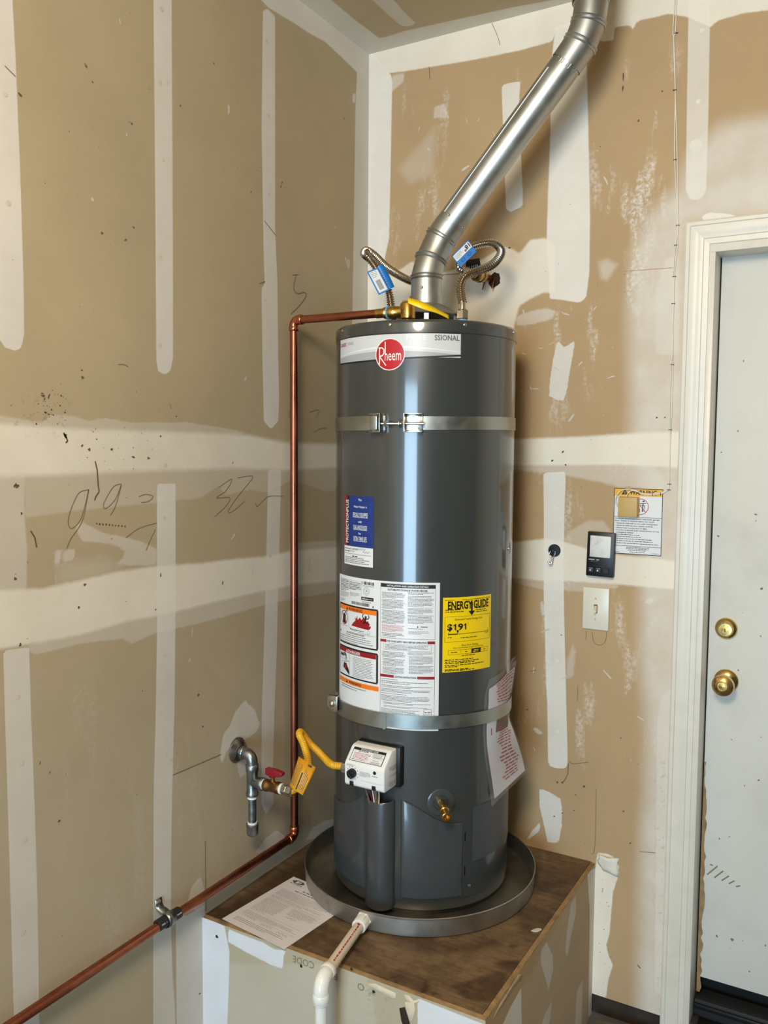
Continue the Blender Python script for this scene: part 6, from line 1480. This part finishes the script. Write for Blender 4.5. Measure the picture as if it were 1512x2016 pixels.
# door opener wall button, hung slightly crooked
cq = [np.array(BW(*p)) for p in ((1156, 1131), (1211, 1137), (1215, 1049), (1160, 1045))]
ob_ = _thing('opener_button', 'black garage door opener control with a white push pad', 'wall control', None)
cc = sum(cq) / 4; ux = nz((cq[1] - cq[0]) + (cq[2] - cq[3])); uz = np.array([-ux[1], ux[0]]); OW, OH = .078, .126
def obf(u, v, d_): p = cc + ux * u + uz * v; return (p[0], -.0005 - d_, p[1])
MB().prism([(-OW / 2, -OH / 2), (OW / 2, -OH / 2), (OW / 2, OH / 2), (-OW / 2, OH / 2)], obf, 0, .018, .0025, 2).build('control_body', 'black', ob_, 30)
padm = mat('worn_white_pad', hx(222, 222, 218), .5, var=.04, dark=hx(150, 150, 142), darkscale=26, darkamt=.6)
MB().prism([(-.030, -.008), (.029, -.008), (.029, .053), (-.030, .053)], obf, .017, .0205, .0015, 2).build('push_pad', padm, ob_, 30)
for a, b in ((-.033, -.053), (-.012, -.053), (.010, -.053)): MB().prism([(a, b), (a + .017, b), (a + .017, b + .016), (a, b + .016)], obf, .017, .0195, .001, 1).build('small_button', 'black', ob_, 30)
d = Decal(obf, 1); d.micro(-.032, .0, -.0155, .005, 'printed_lines', 'silver2', lift=.0184); d.micro(-.027, -.006, -.0205, .003, 'printed_lines', 'greyink', lift=.0184)
for a in (-.026, -.005): d.micro(a - .003, a + .007, -.0405, .0024, 'printed_lines', 'silver2', lift=.0198); d.disc((a, -.046), 0, .0022, 'printed_lines', 'whitep', .0198, 10, 1, 1)
d.build(ob_)
settle(ob_, (cc[0], 0, cc[1] - .06))
# light switch
lq = [np.array(BW(*p)) for p in ((1148, 1238), (1200, 1242), (1200, 1157), (1148, 1155))]
lc = sum(lq) / 4
sw = _thing('light_switch', 'almond toggle light switch with plate below the black wall control', 'light switch', None)
MB().box((lc[0], -.003, lc[1]), (.0755, .006, .121), bev=.0022).build('switch_plate', 'plate', sw, 40)
MB().box((lc[0], -.0062, lc[1]), (.0105, .001, .0245)).build('toggle_slot', 'speck', sw, 0)
MB().prism([(-.004, -.010), (.004, -.010), (.004, .010), (-.004, .010)], lambda u, v, d_: (lc[0] + u * (1 - d_ * 18), -.006 - d_, lc[1] + v * (1 - d_ * 40) - d_ * .55), 0, .012, .001, 1).build('toggle', 'toggle', sw, 40)
for dz in (.030, -.030):
    s1o = MB().lathe([(.0034, 0), (.0034, .0008), (0, .0014)], (lc[0], -.006, lc[1] + dz), (0, -1, 0), 14).build('screw', 'toggle', sw, 40)
    MB().box((lc[0], -.0076, lc[1] + dz), (.0008, .0004, .005), ((.9, 0, .4), (0, 1, 0), (-.4, 0, .9))).build('screw_slot', 'speck', s1o, 0)
settle(sw, (lc[0], 0, lc[1] - .0605))
# black wall button with chrome hook
hc = BW(1092, 1083.5)
hk = _thing('wall_hook', 'small chrome hook on a round black base on the back wall', 'hook', None)
MB().lathe([(.0182, 0), (.0182, .004), (.0165, .006), (.006, .0065), (0, .0065)], (hc[0], -.0004, hc[1]), (0, -1, 0), 36).build('round_base', 'black', hk, 40)
MB().lathe([(.0055, .006), (.0055, .012), (.0035, .014), (0, .0145)], (hc[0] - .002, -.0004, hc[1] - .001), (0, -1, 0), 20).build('boss', 'rubber', hk, 40)
hb2 = MB(); hb2.tube(spline([(hc[0] + .0055, -.012, hc[1] - .001), (hc[0] + .0055, -.013, hc[1] - .010), (hc[0] - .003, -.0135, hc[1] - .0195), (hc[0] - .0115, -.013, hc[1] - .011), (hc[0] - .0085, -.012, hc[1] - .002)], 6), .0013, 8)
hb2.tube(spline([(hc[0] - .003, -.0135, hc[1] - .019), (hc[0] - .003, -.014, hc[1] - .032), (hc[0] - .005, -.015, hc[1] - .0385), (hc[0] - .010, -.016, hc[1] - .038), (hc[0] - .0135, -.016, hc[1] - .031)], 6), .0026, 10)
hb2.build('hook', 'chrome', hk, 60)
settle(hk, (hc[0], 0, hc[1]))
# torn flap of joint tape above the platform corner
fm = MB(); vs = []; fs = []
for i in range(9):
    t = i / 8
    for j in range(5):
        q = BW(*c6((612 + 108 * t + 6 * math.sin(j * 2 + i), 893 + 20 * t + (60 + 45 * t) * j / 4))[0])
        vs.append((q[0], -.0008 - .011 * math.sin(PI * t) * (1 - .6 * j / 4) - .002 * math.sin(i * 1.7 + j), q[1]))
for i in range(8):
    for j in range(4): a = i * 5 + j; fs.append((a, a + 1, a + 6, a + 5))
fo = fm.add(vs, fs).build('torn_tape_flap', 'mudspot2', wb, 60); sol = fo.modifiers.new('thickness', 'SOLIDIFY'); sol.thickness = .0008
